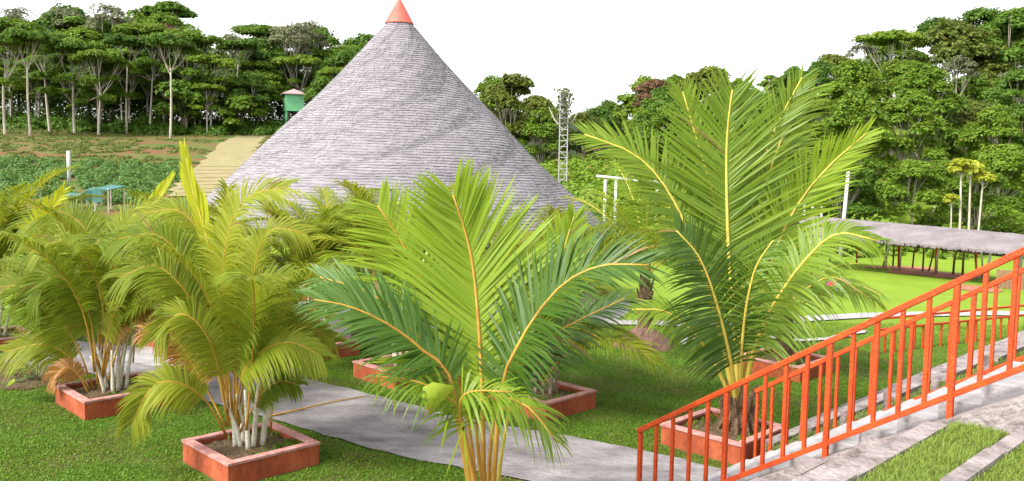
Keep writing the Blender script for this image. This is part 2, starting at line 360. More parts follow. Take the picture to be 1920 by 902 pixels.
# ------------------------------------------------------------------ planters
def planter(c, side, label, hgt=.22, rz=45, wall=.072, deep=.05, side2=None):
    root = empty('planter_box', (c[0], c[1], 0), R(rz)); tag(root, label, 'planter', 'terracotta planter boxes'); h = side/2; h2 = (side2 or side)/2
    for k in range(4):
        L_, W_ = (h, h2) if k % 2 == 0 else (h2, h); b = MB()
        b.add([(-L_, -W_, 0), (L_, -W_, 0), (L_, -W_, hgt), (-L_, -W_, hgt), (-L_+wall, -W_+wall, 0), (L_-wall, -W_+wall, 0), (L_-wall, -W_+wall, hgt), (-L_+wall, -W_+wall, hgt)],
              [(0, 1, 2, 3), (5, 4, 7, 6), (3, 2, 6, 7), (1, 0, 4, 5)])
        o = b.build('side_wall', M['brick'], root); o.rotation_euler = (0, 0, k*math.pi/2)
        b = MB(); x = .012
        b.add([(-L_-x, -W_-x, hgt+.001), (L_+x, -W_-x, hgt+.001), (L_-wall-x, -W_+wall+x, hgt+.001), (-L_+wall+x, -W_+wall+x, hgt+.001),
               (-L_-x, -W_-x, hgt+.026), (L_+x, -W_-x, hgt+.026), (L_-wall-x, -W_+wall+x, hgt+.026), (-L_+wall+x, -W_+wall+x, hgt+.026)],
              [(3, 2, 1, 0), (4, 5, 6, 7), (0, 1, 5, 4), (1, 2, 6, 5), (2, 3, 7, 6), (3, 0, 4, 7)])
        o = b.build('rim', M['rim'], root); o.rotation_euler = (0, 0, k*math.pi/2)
    n = 14; rr = np.random.RandomState(int(abs(c[0]*100)+c[1])); g = np.linspace(-1, 1, n); X, Y = np.meshgrid(g*(h-wall), g*(h2-wall))
    Z = hgt-deep+rr.uniform(-.02, .02, X.shape)+.05*np.exp(-(X**2+Y**2)/.05)
    i0 = np.arange((n-1)*n).reshape(n-1, n)[:, :-1].ravel()
    obj('soil', mesh_np('soil', np.stack((X, Y, Z), -1), np.stack((i0, i0+1, i0+n+1, i0+n), 1), M['soil'], True), root)
    # weeds on the soil
    q = 420; ang = rr.uniform(0, 6.28, q); cx = rr.normal(0, .3, 5)[rr.randint(0, 5, q)]; px = np.clip(cx*h*1.5+rr.normal(0, .12, q), -h+wall+.03, h-wall-.03); py = np.clip(rr.uniform(-.85, -.3, q)*h2*np.where(rr.rand(q) > .3, 1, -1)+rr.normal(0, .08, q), -h2+wall+.03, h2-wall-.03)
    ln = rr.uniform(.02, .06, q); B = np.stack((px, py, np.full(q, hgt-deep)), 1); d = np.stack((np.cos(ang), np.sin(ang), rr.uniform(.3, 1.6, q)), 1)*ln[:, None]; sd_ = np.stack((-np.sin(ang), np.cos(ang), 0*ang), 1)*.012
    V = np.stack((B-sd_*.4, B+d*.5-sd_, B+d, B+d*.5+sd_), 1)
    obj('weeds', mesh_np('weeds', V, np.arange(4*q).reshape(q, 4), M['grass']), root)['kind'] = 'stuff'
    return root
PL = {}
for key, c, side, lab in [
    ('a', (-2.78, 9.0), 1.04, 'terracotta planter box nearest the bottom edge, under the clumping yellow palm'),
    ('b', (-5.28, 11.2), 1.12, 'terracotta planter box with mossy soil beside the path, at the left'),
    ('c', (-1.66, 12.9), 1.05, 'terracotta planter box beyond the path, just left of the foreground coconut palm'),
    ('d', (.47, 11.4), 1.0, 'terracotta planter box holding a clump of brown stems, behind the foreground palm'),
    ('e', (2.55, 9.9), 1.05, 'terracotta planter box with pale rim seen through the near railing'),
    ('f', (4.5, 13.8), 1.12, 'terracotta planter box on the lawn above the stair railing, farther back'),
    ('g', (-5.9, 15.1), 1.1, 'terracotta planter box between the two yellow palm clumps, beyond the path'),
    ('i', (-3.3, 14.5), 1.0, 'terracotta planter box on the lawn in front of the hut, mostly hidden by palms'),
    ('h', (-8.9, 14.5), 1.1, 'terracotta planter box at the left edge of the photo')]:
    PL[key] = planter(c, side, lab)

# ------------------------------------------------------------------ palms
def frond_arrays(P, up, n=46, Lmax=.8, wid=.035, a0=70, a1=28, droop=.18, vee=.18, start=.3, seg=4, seed=0, jit=.06, tipl=.35, basel=.55, side_only=0, gap=0):
    r = random.Random(seed); c = catmull(P, 40); acc = [0]
    for i in range(39): acc.append(acc[-1]+(c[i+1]-c[i]).length)
    tot = acc[-1]
    def at(t):
        d = t*tot; i = 0
        while i < 38 and acc[i+1] < d: i += 1
        k = (d-acc[i])/max(acc[i+1]-acc[i], 1e-6); return c[i].lerp(c[i+1], k), (c[i+1]-c[i]).normalized()
    upf = up if callable(up) else (lambda t, T: Vector(up))
    V = []; F = []
    for sgn in (1, -1):
        if side_only and sgn != side_only: continue
        for i in range(n):
            u = (i+.5)/n; t = start+(1-start)*u*.995; p, T = at(t)
            if r.random() < gap: continue
            N_ = upf(t, T); N_ = (N_-T*N_.dot(T)).normalized(); S = T.cross(N_)*sgn
            ang = R(a0+(a1-a0)*u)+r.gauss(0, jit)
            prof = basel+(1-basel)*min(u/.3, 1)**.7 if u < .3 else 1-(1-tipl)*((u-.3)/.7)**1.6
            Ln = Lmax*prof*r.uniform(.88, 1.08); ve = vee+r.gauss(0, jit)
            dr = (T*math.cos(ang)+S*math.sin(ang)+N_*ve).normalized()
            wv = dr.cross(N_).normalized(); tw = r.gauss(.25*sgn, .25); wv = (wv*math.cos(tw)+N_*math.sin(tw))
            dd = droop*r.uniform(.6, 1.5); ww = wid*r.uniform(.8, 1.15)*(.6+.4*prof); b = len(V)
            for k in range(seg):
                s = k/seg; q = p+dr*(Ln*s)+Vector((0, 0, -1))*(dd*Ln*s*s*s**.3); hw = ww*.5*(.55+1.4*s if s < .32 else 1-((s-.32)/.68)**1.7)
                V.append(q-wv*hw); V.append(q+wv*hw)
            V.append(p+dr*Ln+Vector((0, 0, -1))*(dd*Ln))
            for k in range(seg-1): F.append((b+2*k, b+2*k+1, b+2*k+3, b+2*k+2))
            F.append((b+2*seg-2, b+2*seg-1, b+2*seg))
    return V, F, c
def rachis_mb(c, r0, r1, k=5):
    b = MB(); n = len(c); pts = c[::3]+[c[-1]]; m = len(pts)
    b.tube(pts, [r0+(r1-r0)*(i/(m-1))**.5 for i in range(m)], k); return b
def frond(parent, P, up, lm, rm, r0=.03, r1=.005, label=None, **kw):
    o0 = parent.location; P = [Vector(p)-o0 for p in P]
    V, F, c = frond_arrays(P, up, **kw)
    f = obj('frond', mesh_np('frond', [tuple(v) for v in V], F, lm), parent)
    rachis_mb(c, r0, r1).build('rachis', rm, f, smooth=True)
    if label: f['label'] = label
    return f
def trunk_stub(parent, h, r, mt='fibre', seed=1, lean=(0, 0)):
    rr = random.Random(seed); b = MB(); n = 7
    b.tube([(lean[0]*i/n, lean[1]*i/n, h*i/n) for i in range(n+1)], [r*(1.25-.5*i/n)*rr.uniform(.92, 1.08) for i in range(n+1)], 11)
    for k in range(16):                              # old leaf bases
        a = k*2.4; z = h*(.15+.8*k/16); rr0 = r*(1.2-.4*z/h)
        p = Vector((math.cos(a)*rr0, math.sin(a)*rr0, z)); q = p+Vector((math.cos(a)*r*.5, math.sin(a)*r*.5, r*1.6))
        b.tube([p*.9, q], [r*.33, r*.13], 5)
    return b.build('trunk', M[mt], parent, smooth=False)
def PX(lst, Y0): return [D(p[0], p[1], Y0+(p[2] if len(p) > 2 else 0)) for p in lst]

# foreground coconut palm
Y0 = 6.6; base = D(908, 985, Y0); fg = empty('coconut_palm', (base.x, base.y, 0))
tag(fg, 'young coconut palm with large upright light-green fronds at the centre foreground', 'palm tree')
trunk_stub(fg, base.z+.05, .12, seed=2)
C = (908, 985, 0)
frond(fg, PX([C, (905, 800, 0), (900, 650, .06), (888, 510, .12), (871, 430, .12), (849, 365, .08)], Y0), (0, -1, .25), M['coco_light'], M['rachis_o'], .032, .006, n=105, Lmax=.98, wid=.034, a0=58, a1=28, droop=.05, vee=.05, start=.42, seed=1, seg=5, label='large light-green upright frond')
frond(fg, PX([(900, 985, .1), (876, 780, .2), (826, 600, .32), (765, 475, .38), (708, 385, .34)], Y0), (.25, -1, .5), M['coco_light'], M['rachis_o'], .026, .005, n=72, Lmax=.86, wid=.032, a0=68, a1=38, droop=.10, vee=.05, start=.36, seed=2, seg=5)
frond(fg, PX([(920, 985, 0), (938, 750, -.1), (970, 650, -.2), (1040, 548, -.35), (1120, 500, -.5), (1215, 497, -.62)], Y0), (-.35, -.55, .75), M['coco_dark'], M['rachis_o'], .030, .005, n=84, Lmax=.70, wid=.027, a0=72, a1=30, droop=.16, vee=.16, start=.40, seed=3, seg=5, label='dark green arching frond')
frond(fg, PX([(896, 985, 0), (850, 725, -.1), (790, 655, -.2), (725, 607, -.3), (655, 575, -.4), (590, 562, -.45)], Y0), (.3, -.6, .75), M['coco_blue'], M['rachis_o'], .028, .005, n=64, Lmax=.62, wid=.027, a0=62, a1=26, droop=.14, vee=.12, start=.48, seed=4, seg=5)
frond(fg, PX([(893, 985, .1), (840, 720, .1), (765, 610, .12), (690, 548, .16), (600, 520, .2)], Y0), (.3, -.8, .6), M['coco_blue'], M['rachis_o'], .024, .005, n=50, Lmax=.55, wid=.027, a0=60, a1=30, droop=.16, vee=.1, start=.5, seed=5)
frond(fg, PX([(922, 985, .2), (955, 770, .3), (1008, 610, .42), (1050, 490, .5), (1076, 405, .5)], Y0), (.1, -1, .2), M['coco_light'], M['rachis_y'], .024, .005, n=36, Lmax=.46, wid=.05, a0=50, a1=20, droop=.03, vee=.04, start=.60, seed=6, label='broad yellow-green young frond')
frond(fg, PX([(914, 985, -.05), (893, 800, -.25), (915, 745, -.42), (985, 760, -.55), (1045, 830, -.6)], Y0), (.2, -.5, .8), M['coco'], M['rachis_o'], .024, .004, n=26, Lmax=.42, wid=.027, a0=60, a1=25, droop=.5, vee=.1, start=.5, seed=7)
frond(fg, PX([(904, 985, -.05), (868, 800, -.2), (838, 745, -.32), (778, 715, -.45), (705, 705, -.5)], Y0), (.1, -.5, .85), M['coco'], M['rachis_o'], .026, .004, n=24, Lmax=.40, wid=.024, a0=55, a1=20, droop=.55, vee=.1, start=.55, seed=8)
frond(fg, PX([(906, 985, -.1), (880, 850, -.25), (862, 770, -.36), (880, 735, -.45), (960, 735, -.5)], Y0), (0, -.6, .8), M['coco'], M['rachis_o'], .028, .004, n=22, Lmax=.44, wid=.027, a0=70, a1=35, droop=.6, vee=.15, start=.55, seed=9)
frond(fg, PX([(912, 985, .05), (925, 790, .15), (965, 690, .2), (1050, 620, .2), (1170, 560, .1)], Y0), (-.2, -.5, .8), M['coco_dark'], M['rachis_o'], .026, .004, n=60, Lmax=.55, wid=.027, a0=65, a1=30, droop=.25, vee=.1, start=.42, seed=10)
def young_leaf(parent, outline, ridge, mt, name='young_leaf'):
    o0 = parent.location; A = [v-o0 for v in outline]; n = len(A)//2; V = []; F = []
    for i in range(n):                                # outline: left chain then right chain, tip last
        l, r_ = A[i], A[n+i]; m = (l+r_)/2+ridge*math.sin(math.pi*(i+.3)/n)
        V += [l, m, r_]
    for i in range(n-1):
        b = 3*i; F += [(b, b+1, b+4, b+3), (b+1, b+2, b+5, b+4)]
    return obj(name, mesh_np(name, [tuple(v) for v in V], F, mt, True), parent)
young_leaf(fg, PX([(842, 722, -.4), (812, 716, -.46), (793, 726, -.5), (791, 745, -.52), (798, 765, -.52), (803, 776, -.52)], Y0)+PX([(852, 724, -.38), (848, 732, -.42), (838, 743, -.44), (826, 755, -.47), (814, 768, -.5), (805, 777, -.52)], Y0), Vector((.03, -.05, .03)), M['coco_light']).__setitem__('label', 'folded yellow-green young leaf')
for i, (x0, y0, x1, y1) in enumerate([(712, 700, 704, 758), (742, 706, 738, 790), (838, 790, 826, 850), (870, 800, 832, 902), (868, 790, 878, 902)]):
    f_ = PX([(x0, y0, -.5), (x1, y1, -.5)], Y0); V = []; w_ = Vector((.008, 0, 0))
    V = [f_[0]-w_, f_[0]+w_, f_[0].lerp(f_[1], .6)+w_*.9, f_[1], f_[0].lerp(f_[1], .6)-w_*.9]
    obj('hanging_leaflet', mesh_np('hanging_leaflet', [tuple(v-fg.location) for v in V], [(0, 1, 2, 3, 4)], M['coco_light']), fg)

# right coconut palm in the planter by the stairs
Y0 = 9.9; base = D(1384, 775, Y0); rp = empty('coconut_palm', (base.x, Y0, .17))
tag(rp, 'tall coconut palm with yellow stalks in the planter behind the stair railing', 'palm tree')
trunk_stub(rp, .42, .15, seed=5)
b = MB()
for k in range(12):
    a = k*.55; b.tube([(0.1*math.cos(a), .1*math.sin(a), .3), (.2*math.cos(a), .2*math.sin(a), .12), (.27*math.cos(a), .27*math.sin(a), -.01)], [.03, .028, .02], 5)
b.build('root_flare', M['fibre'], rp)
RC = (1384, 765, 0)
kw = dict(seg=5)
frond(rp, PX([RC, (1379, 640, 0), (1366, 470, .05), (1362, 330, .1), (1364, 245, .12), (1373, 168, .1)], Y0), (0, -1, .25), M['coco'], M['rachis_y'], .045, .008, n=92, Lmax=1.2, wid=.033, a0=72, a1=32, droop=.03, vee=.04, start=.36, seed=11, **kw)
frond(rp, PX([(1388, 765, 0), (1392, 640, 0), (1412, 460, .2), (1447, 310, .4), (1484, 225, .5), (1528, 163, .5)], Y0), (.25, -1, .3), M['coco'], M['rachis_y'], .040, .007, n=84, Lmax=.80, wid=.033, a0=75, a1=30, droop=.10, vee=.05, start=.38, seed=12, **kw)
frond(rp, PX([(1390, 765, 0), (1412, 620, .05), (1465, 440, .1), (1537, 330, .1), (1624, 250, 0)], Y0), (.2, -1, .4), M['coco_light'], M['rachis_y'], .040, .007, n=72, Lmax=.74, wid=.033, a0=55, a1=18, droop=.06, vee=.05, start=.42, seed=13, **kw)
frond(rp, PX([(1378, 765, 0), (1350, 620, 0), (1298, 455, 0), (1250, 355, 0), (1190, 290, 0), (1096, 252, 0)], Y0), (.35, -.85, .5), M['coco'], M['rachis_y'], .042, .007, n=84, Lmax=.74, wid=.033, a0=70, a1=26, droop=.10, vee=.10, start=.42, seed=14, **kw)
frond(rp, PX([(1380, 765, -.1), (1372, 690, -.3), (1345, 575, -.5), (1312, 485, -.65), (1268, 432, -.72)], Y0), (.15, -.85, .45), M['coco_dark'], M['rachis_y'], .040, .007, n=78, Lmax=.84, wid=.033, a0=85, a1=40, droop=.22, vee=.10, start=.25, seed=15, **kw)
frond(rp, PX([(1392, 765, 0), (1412, 665, -.1), (1450, 572, -.25), (1510, 487, -.4), (1570, 438, -.5), (1645, 452, -.6)], Y0), (-.25, -.6, .75), M['coco'], M['rachis_y'], .042, .007, n=80, Lmax=.74, wid=.033, a0=85, a1=30, droop=.40, vee=.10, start=.28, seed=16, **kw)
frond(rp, PX([(1376, 765, 0), (1345, 690, -.1), (1305, 630, -.2), (1250, 585, -.3), (1185, 580, -.35)], Y0), (.2, -.6, .75), M['coco'], M['rachis_y'], .036, .006, n=36, Lmax=.50, wid=.029, a0=75, a1=30, droop=.35, vee=.10, start=.45, seed=17, **kw)
frond(rp, PX([(1384, 765, .1), (1390, 560, .3), (1412, 380, .45), (1450, 250, .5), (1504, 145, .5)], Y0), (-.1, -1, .3), M['coco'], M['rachis_y'], .036, .007, n=72, Lmax=.72, wid=.033, a0=60, a1=26, droop=.05, vee=.05, start=.42, seed=18, **kw)
frond(rp, PX([(1384, 765, .1), (1372, 560, .3), (1340, 380, .45), (1306, 260, .5), (1280, 172, .5)], Y0), (.1, -1, .3), M['coco'], M['rachis_y'], .036, .007, n=66, Lmax=.82, wid=.033, a0=55, a1=26, droop=.05, vee=.05, start=.45, seed=19, **kw)
frond(rp, PX([(1390, 765, .1), (1425, 640, .2), (1490, 560, .2), (1560, 520, .1), (1630, 560, 0)], Y0), (-.2, -.6, .8), M['coco'], M['rachis_y'], .034, .006, n=40, Lmax=.55, wid=.029, a0=75, a1=30, droop=.45, vee=.1, start=.4, seed=20, **kw)
frond(rp, PX([(1384, 765, -.1), (1390, 660, -.3), (1400, 570, -.5), (1418, 500, -.6), (1450, 450, -.65)], Y0), (-.1, -.9, .4), M['coco'], M['rachis_y'], .034, .006, n=40, Lmax=.60, wid=.024, a0=80, a1=40, droop=.3, vee=.1, start=.35, seed=21, **kw)

# arching frond shapes for the clumping palms
def arch_pts(L, th0, th1, pw=1.3, n=9):
    P = [Vector((0, 0, 0))]; p = Vector((0, 0, 0))
    for i in range(n):
        t = (i+.5)/n; a = R(th0+(th1-th0)*t**pw); p = p+Vector((math.sin(a), 0, math.cos(a)))*(L/n); P.append(p.copy())
    return P
def arch_up(t, T): return Vector((-T.z, 0, T.x)) if T.x >= 0 else Vector((-T.z, 0, T.x))
AF = []
for i, (L, t0, t1, pw) in enumerate([(2.0, 4, 70, 2.0), (2.1, 8, 95, 1.7), (1.95, 14, 105, 1.5), (1.9, 20, 115, 1.4), (1.7, 28, 125, 1.2), (1.6, 38, 130, 1.1), (1.35, 48, 135, 1.0), (1.9, 2, 45, 2.2)]):
    V, F, c = frond_arrays(arch_pts(L, t0, t1, pw), arch_up, n=120, Lmax=.56, wid=.017, a0=62, a1=34, droop=.44, vee=.30, start=.30, seg=3, seed=100+i, jit=.035, tipl=.45, basel=.6)
    AF.append(([tuple(v) for v in V], F, c))
_fm = {}
def areca_frond(parent, k, loc, az, sc_, lmk='areca', tilt=0):
    key = (k, lmk)
    if key not in _fm:
        V, F, c = AF[k]
        _fm[key] = (mesh_np('frond', V, F, M[lmk]), rachis_mb(c, .014, .003).mesh('rachis', M['rachis_o'], True))
    f = obj('frond', _fm[key][0], parent, loc); f.rotation_euler = (rnd.uniform(-.12, .12), tilt, az); f.scale = (sc_,)*3
    obj('rachis', _fm[key][1], f)
    return f
def areca(c, z0, label, seed, nst=8, nfr=24, size=1.0, hgt=.75, dry=1, cane='cane', low=True, name='clumping_palm', spread=.16):
    r = random.Random(seed); root = empty(name, (c[0], c[1], z0)); tag(root, label, 'palm tree', 'clumping yellow-green palms'); tops = []
    for i in range(nst):
        a = i*2.399+seed; rr = spread*math.sqrt((i+.5)/nst); x, y = rr*math.cos(a), rr*math.sin(a); h = hgt*r.uniform(.6, 1.15); ln = r.uniform(.05, .2)
        p = [(x, y, -.06), (x+ln*.4*math.cos(a), y+ln*.4*math.sin(a), h*.5), (x+ln*math.cos(a), y+ln*math.sin(a), h)]
        b = MB(); b.tube(catmull(p, 6), [r.uniform(.026, .034), .026, .023, .021, .019, .014], 7); b.build('cane', M[cane], root, smooth=True); tops.append((Vector(p[2]), a))
    for i in range(nfr):
        tp, a = tops[i % nst]; az = a+r.gauss(0, .75)+(i//nst)*1.1; lvl = i/nfr
        k = min(7, int(r.choice([0, 0, 1, 1, 2, 2]) if lvl < .55 else r.choice([1, 2, 2, 3, 3, 4, 5] if low else [1, 2, 3, 3, 4])))
        z = tp.z-r.uniform(.05, .3)*(1+lvl)
        areca_frond(root, k, (tp.x*.85, tp.y*.85, max(z, .12)), az, size*r.uniform(.82, 1.1), 'areca_dry' if i >= nfr-dry else 'areca')
    return root
ar1 = areca((-2.78, 9.0), .17, 'yellow-green clumping palm in the planter nearest the bottom edge', 3, 9, 9, 1.12, .8, 0, low=False)
ar2 = areca((-5.28, 11.2), .17, 'yellow-green clumping palm with some orange fronds in the left planter by the path', 11, 9, 11, 1.2, .85, 0, low=False)
areca((-8.9, 14.5), .17, 'yellow-green clumping palm cut by the left edge of the photo', 5, 8, 22, 1.2, .85, 0)
areca((-5.9, 15.1), .17, 'yellow-green clumping palm standing between and behind the two nearer clumps', 8, 8, 22, 1.2, .85, 1)
areca((-3.3, 14.5), .17, 'yellow-green clumping palm in front of the hut, behind the nearest clump', 19, 8, 26, 1.2, .9, 2)
areca((-1.66, 12.9), .17, 'yellow-green clumping palm just left of the foreground coconut palm', 15, 8, 24, 1.15, .9, 2)
areca((.47, 11.4), .17, 'clumping palm with thin brown stems behind the foreground coconut palm', 21, 8, 24, 1.1, .75, 2, 'darkbark', low=False)
# unopened spear and curled frond of the nearest clump
o0 = ar1.location
frond(ar1, PX([(436, 700, .2), (412, 560, .3), (386, 440, .35), (362, 360, .35), (346, 284, .35)], 9.0), (0, -1, .2), M['arecay'], M['rachis_y'], .02, .004, n=26, Lmax=.50, wid=.06, a0=14, a1=7, droop=0, vee=.02, start=.42, seed=31, jit=.02, label='unopened bright yellow spear leaf')
def trace(root, Y, lst, seed):
    for i, (pts_, up_, lk, L_) in enumerate(lst):
        frond(root, PX(pts_, Y), up_, M[lk], M['rachis_o'], .017, .003, n=125, Lmax=L_*1.06, wid=.020, a0=64, a1=34, droop=.42, vee=.20, start=.34, seed=seed+i, jit=.03, tipl=.5, basel=.6)
LF, RT = (.35, -.75, .6), (-.35, -.75, .6)
trace(ar1, 9.0, [
 ([(436, 770, -.05), (418, 600, -.1), (424, 455, -.2), (462, 372, -.25), (542, 350, -.3)], RT, 'areca', .52),
 ([(430, 770, 0), (388, 590, -.05), (345, 490, -.1), (292, 440, -.15), (222, 448, -.2)], LF, 'areca', .52),
 ([(426, 780, -.1), (392, 630, -.2), (352, 552, -.3), (292, 498, -.35), (225, 520, -.4)], LF, 'areca', .48),
 ([(440, 780, -.1), (440, 660, -.25), (462, 580, -.35), (500, 530, -.4), (562, 520, -.45)], RT, 'areca', .46),
 ([(440, 800, -.1), (452, 710, -.3), (490, 660, -.4), (545, 642, -.5), (604, 668, -.55)], RT, 'areca', .40),
 ([(424, 815, -.1), (385, 750, -.3), (335, 718, -.45), (285, 725, -.5), (246, 795, -.55)], LF, 'areca', .34),
 ([(428, 800, -.15), (405, 670, -.4), (370, 605, -.5), (330, 590, -.55), (292, 635, -.6)], LF, 'areca', .40),
 ([(446, 790, .1), (470, 600, .2), (482, 480, .25), (512, 430, .25), (575, 438, .2)], RT, 'areca', .48),
 ([(446, 800, 0), (480, 700, .05), (520, 640, .05), (570, 610, .05), (628, 640, 0)], RT, 'areca', .38),
 ([(432, 790, .15), (402, 560, .3), (380, 450, .35), (335, 395, .35), (268, 400, .3)], LF, 'areca', .50),
 ([(450, 810, 0), (490, 740, 0), (525, 715, -.05), (560, 722, -.1)], RT, 'areca', .28),
 ([(424, 800, .1), (360, 680, .2), (320, 630, .2), (270, 620, .15)], LF, 'areca_dry', .32),
 ([(440, 790, .1), (446, 620, .3), (440, 520, .4), (420, 420, .45), (428, 350, .45)], (0, -.9, .3), 'areca', .45)], 400)
o0 = ar2.location
frond(ar2, PX([(190, 640, .2), (210, 520, .2), (262, 420, .2), (318, 335, .2)], 11.2), (0, -1, .2), M['arecay'], M['rachis_y'], .02, .004, n=22, Lmax=.45, wid=.05, a0=14, a1=7, droop=0, vee=.02, start=.5, seed=33, jit=.02)
frond(ar2, PX([(170, 640, .1), (110, 520, .1), (75, 430, .1), (120, 355, .1)], 11.2), (.5, -.8, .2), M['arecay'], M['rachis_y'], .02, .004, n=40, Lmax=.42, wid=.027, a0=35, a1=20, droop=.1, vee=.05, start=.4, seed=34)

trace(ar2, 11.2, [
 ([(176, 730, 0), (140, 640, -.1), (100, 585, -.2), (48, 538, -.25), (-15, 540, -.3)], LF, 'areca', .58),
 ([(184, 720, 0), (183, 560, 0), (160, 490, -.05), (118, 450, -.1), (55, 475, -.1)], LF, 'areca', .55),
 ([(192, 720, 0), (205, 560, 0), (222, 455, 0), (262, 395, 0), (325, 400, 0)], RT, 'areca', .58),
 ([(188, 720, -.1), (212, 620, -.2), (248, 580, -.25), (292, 585, -.3), (325, 640, -.3)], RT, 'areca_dry', .44),
 ([(168, 742, -.1), (145, 700, -.15), (120, 690, -.2), (94, 712, -.2)], LF, 'areca_dry', .24),
 ([(172, 735, .1), (130, 670, .1), (80, 645, .05), (10, 660, 0)], LF, 'areca', .46),
 ([(184, 720, .1), (188, 520, .2), (160, 430, .2), (100, 395, .2), (35, 430, .2)], LF, 'areca', .58),
 ([(190, 720, -.1), (225, 590, -.2), (265, 520, -.3), (310, 495, -.3), (352, 530, -.3)], RT, 'areca', .5),
 ([(184, 720, -.1), (170, 600, -.2), (140, 540, -.3), (95, 520, -.35), (50, 570, -.4)], LF, 'areca', .5),
 ([(188, 720, .15), (200, 540, .3), (230, 440, .35), (290, 420, .35), (345, 470, .3)], RT, 'areca', .5),
 ([(186, 730, -.1), (200, 640, -.2), (215, 570, -.25), (222, 500, -.25), (262, 455, -.25)], RT, 'areca', .45)], 440)

# palm on the brown mound, palm in the far planter, young palm by the hut
def coco_small(c, z0, label, seed, nfr, L, hgt, lm, tr=.09, droop=.3, rm='rachis_y', t0=(8, 40), t1=(60, 120)):
    r = random.Random(seed); root = empty('coconut_palm', (c[0], c[1], z0)); tag(root, label, 'palm tree'); trunk_stub(root, hgt, tr, seed=seed)
    for i in range(nfr):
        u = i/max(nfr-1, 1); a0 = t0[0]+(t0[1]-t0[0])*u; a1 = t1[0]+(t1[1]-t1[0])*u; az = i*2.399+seed
        P = [p.copy() for p in arch_pts(L*r.uniform(.85, 1.1), a0, a1, 1.5)]
        V, F, cc = frond_arrays(P, arch_up, n=44, Lmax=.55*L/2, wid=.033, a0=70, a1=28, droop=droop, vee=.1, start=.28, seg=4, seed=seed*10+i)
        f = obj('frond', mesh_np('frond', [tuple(v) for v in V], F, M[lm[i % len(lm)]]), root, (0, 0, hgt-.05)); f.rotation_euler = (0, 0, az)
        rachis_mb(cc, .025, .005).build('rachis', M[rm], f)
    return root
mp_ = G(1207, 648)
b = MB(); rr = random.Random(3); n = 26
prof = [(.60, 0), (.50, .09), (.36, .19), (.22, .30), (.12, .36)]
V = []; F = []
for j, (r_, z) in enumerate(prof):
    for i in range(n): a = 6.2832*i/n; q = r_*rr.uniform(.93, 1.07); V.append((q*math.cos(a), q*math.sin(a), z+(rr.uniform(-.015, .015) if j else -.02)))
for j in range(len(prof)-1):
    for i in range(n): F.append((j*n+i, j*n+(i+1) % n, (j+1)*n+(i+1) % n, (j+1)*n+i))
F.append(tuple((len(prof)-1)*n+i for i in range(n)))
M['mound'] = mat('mound_earth', (.13, .07, .06), (.22, .12, .10), 9, .95, .9, 30)
mo = obj('earth_mound', mesh_np('earth_mound', V, F, M['mound']), None, (mp_.x, mp_.y, 0)); tag(mo, 'conical brown earth mound heaped round a palm trunk on the lawn', 'mound')
coco_small((mp_.x, mp_.y), .3, 'coconut palm growing out of the brown earth mound', 6, 16, 2.35, 1.0, ['areca', 'coco_light', 'coco'], .11, t0=(5, 45), t1=(50, 110))
coco_small((4.5, 13.8), .17, 'palm with drooping olive fronds in the far planter right of the tall palm', 9, 14, 1.75, .8, ['areca', 'coco'], .10, .45, t0=(8, 55), t1=(70, 140))
q = G(668, 655); coco_small((q.x, q.y), 0, 'young palm with curling light-green fronds in front of the thatched hut', 13, 9, 2.3, .9, ['coco_light'], .08, .4, t0=(3, 30), t1=(60, 120))
# fallen leaf stalk on the path
b = MB(); b.tube(catmull([G(505, 780, .03), G(560, 768, .05), G(630, 752, .04), G(696, 741, .02)], 10), [.016-.0011*i for i in range(10)], 5)
tag(b.build('leaf_stalk', M['rachis_o'], smooth=True), 'long dry palm leaf stalk lying across the grey path', 'leaf stalk')
# slab, dry stalks
b = MB(); q = [G(1276, 645), G(1300, 647), G(1306, 634), G(1282, 632)]; b.prism([(p.x, p.y) for p in q], 0, .03); tag(b.build('concrete_slab', M['white']), 'small pale slab lying on the lawn right of the earth mound', 'slab')
q = G(1092, 655); dr = empty('dry_plant', q); tag(dr, 'dry yellow-brown plant on the lawn left of the earth mound', 'plant'); rr = random.Random(8)
for k in range(15):
    a = rr.uniform(0, 6.28); h = rr.uniform(.25, .5); b = MB(); b.tube([(0, 0, 0), (math.cos(a)*.08, math.sin(a)*.08, h), (math.cos(a)*.24, math.sin(a)*.24, h*.75), (math.cos(a)*.3, math.sin(a)*.3, h*.2)], [.014, .012, .016, .004], 5); b.build('stalk', M['areca_dry'], dr)
def broad_plant(loc, seed, label):
    root = empty('broadleaf_plant', loc); tag(root, label, 'plant', 'broadleaf plants at the left'); rr = random.Random(seed)
    for k in range(34):
        a = rr.uniform(0, 6.28); z = rr.uniform(.05, .5); d = rr.uniform(.05, .45); ln = rr.uniform(.12, .2); p = Vector((math.cos(a)*d, math.sin(a)*d, z)); T = Vector((math.cos(a), math.sin(a), rr.uniform(-.6, .1))).normalized(); S = T.cross(Vector((0, 0, 1))).normalized()*ln*.24
        V = [p, p+T*ln*.4+S, p+T*ln, p+T*ln*.4-S, p+T*ln*.4+Vector((0, 0, -.015))]
        obj('leaf', mesh_np('leaf', [tuple(v) for v in V], [(0, 4, 1), (1, 4, 2), (2, 4, 3), (3, 4, 0)], M['bush'] if k % 3 else M['coco_light']), root)
    b = MB()
    for k in range(6): a = k*1.05; b.tube([(0, 0, 0), (.15*math.cos(a), .15*math.sin(a), .25), (.3*math.cos(a), .3*math.sin(a), .42)], [.012, .009, .004], 5)
    b.build('stems', M['darkbark'], root); return root
broad_plant(G(70, 715), 1, 'leafy green plant on the bare soil below the left palm clump')
broad_plant(G(25, 705), 2, 'leafy green plant at the left edge on the bare soil')
sp_ = [G(-80, 690), G(60, 684), G(140, 700), G(120, 722), G(40, 732), G(-80, 730)]
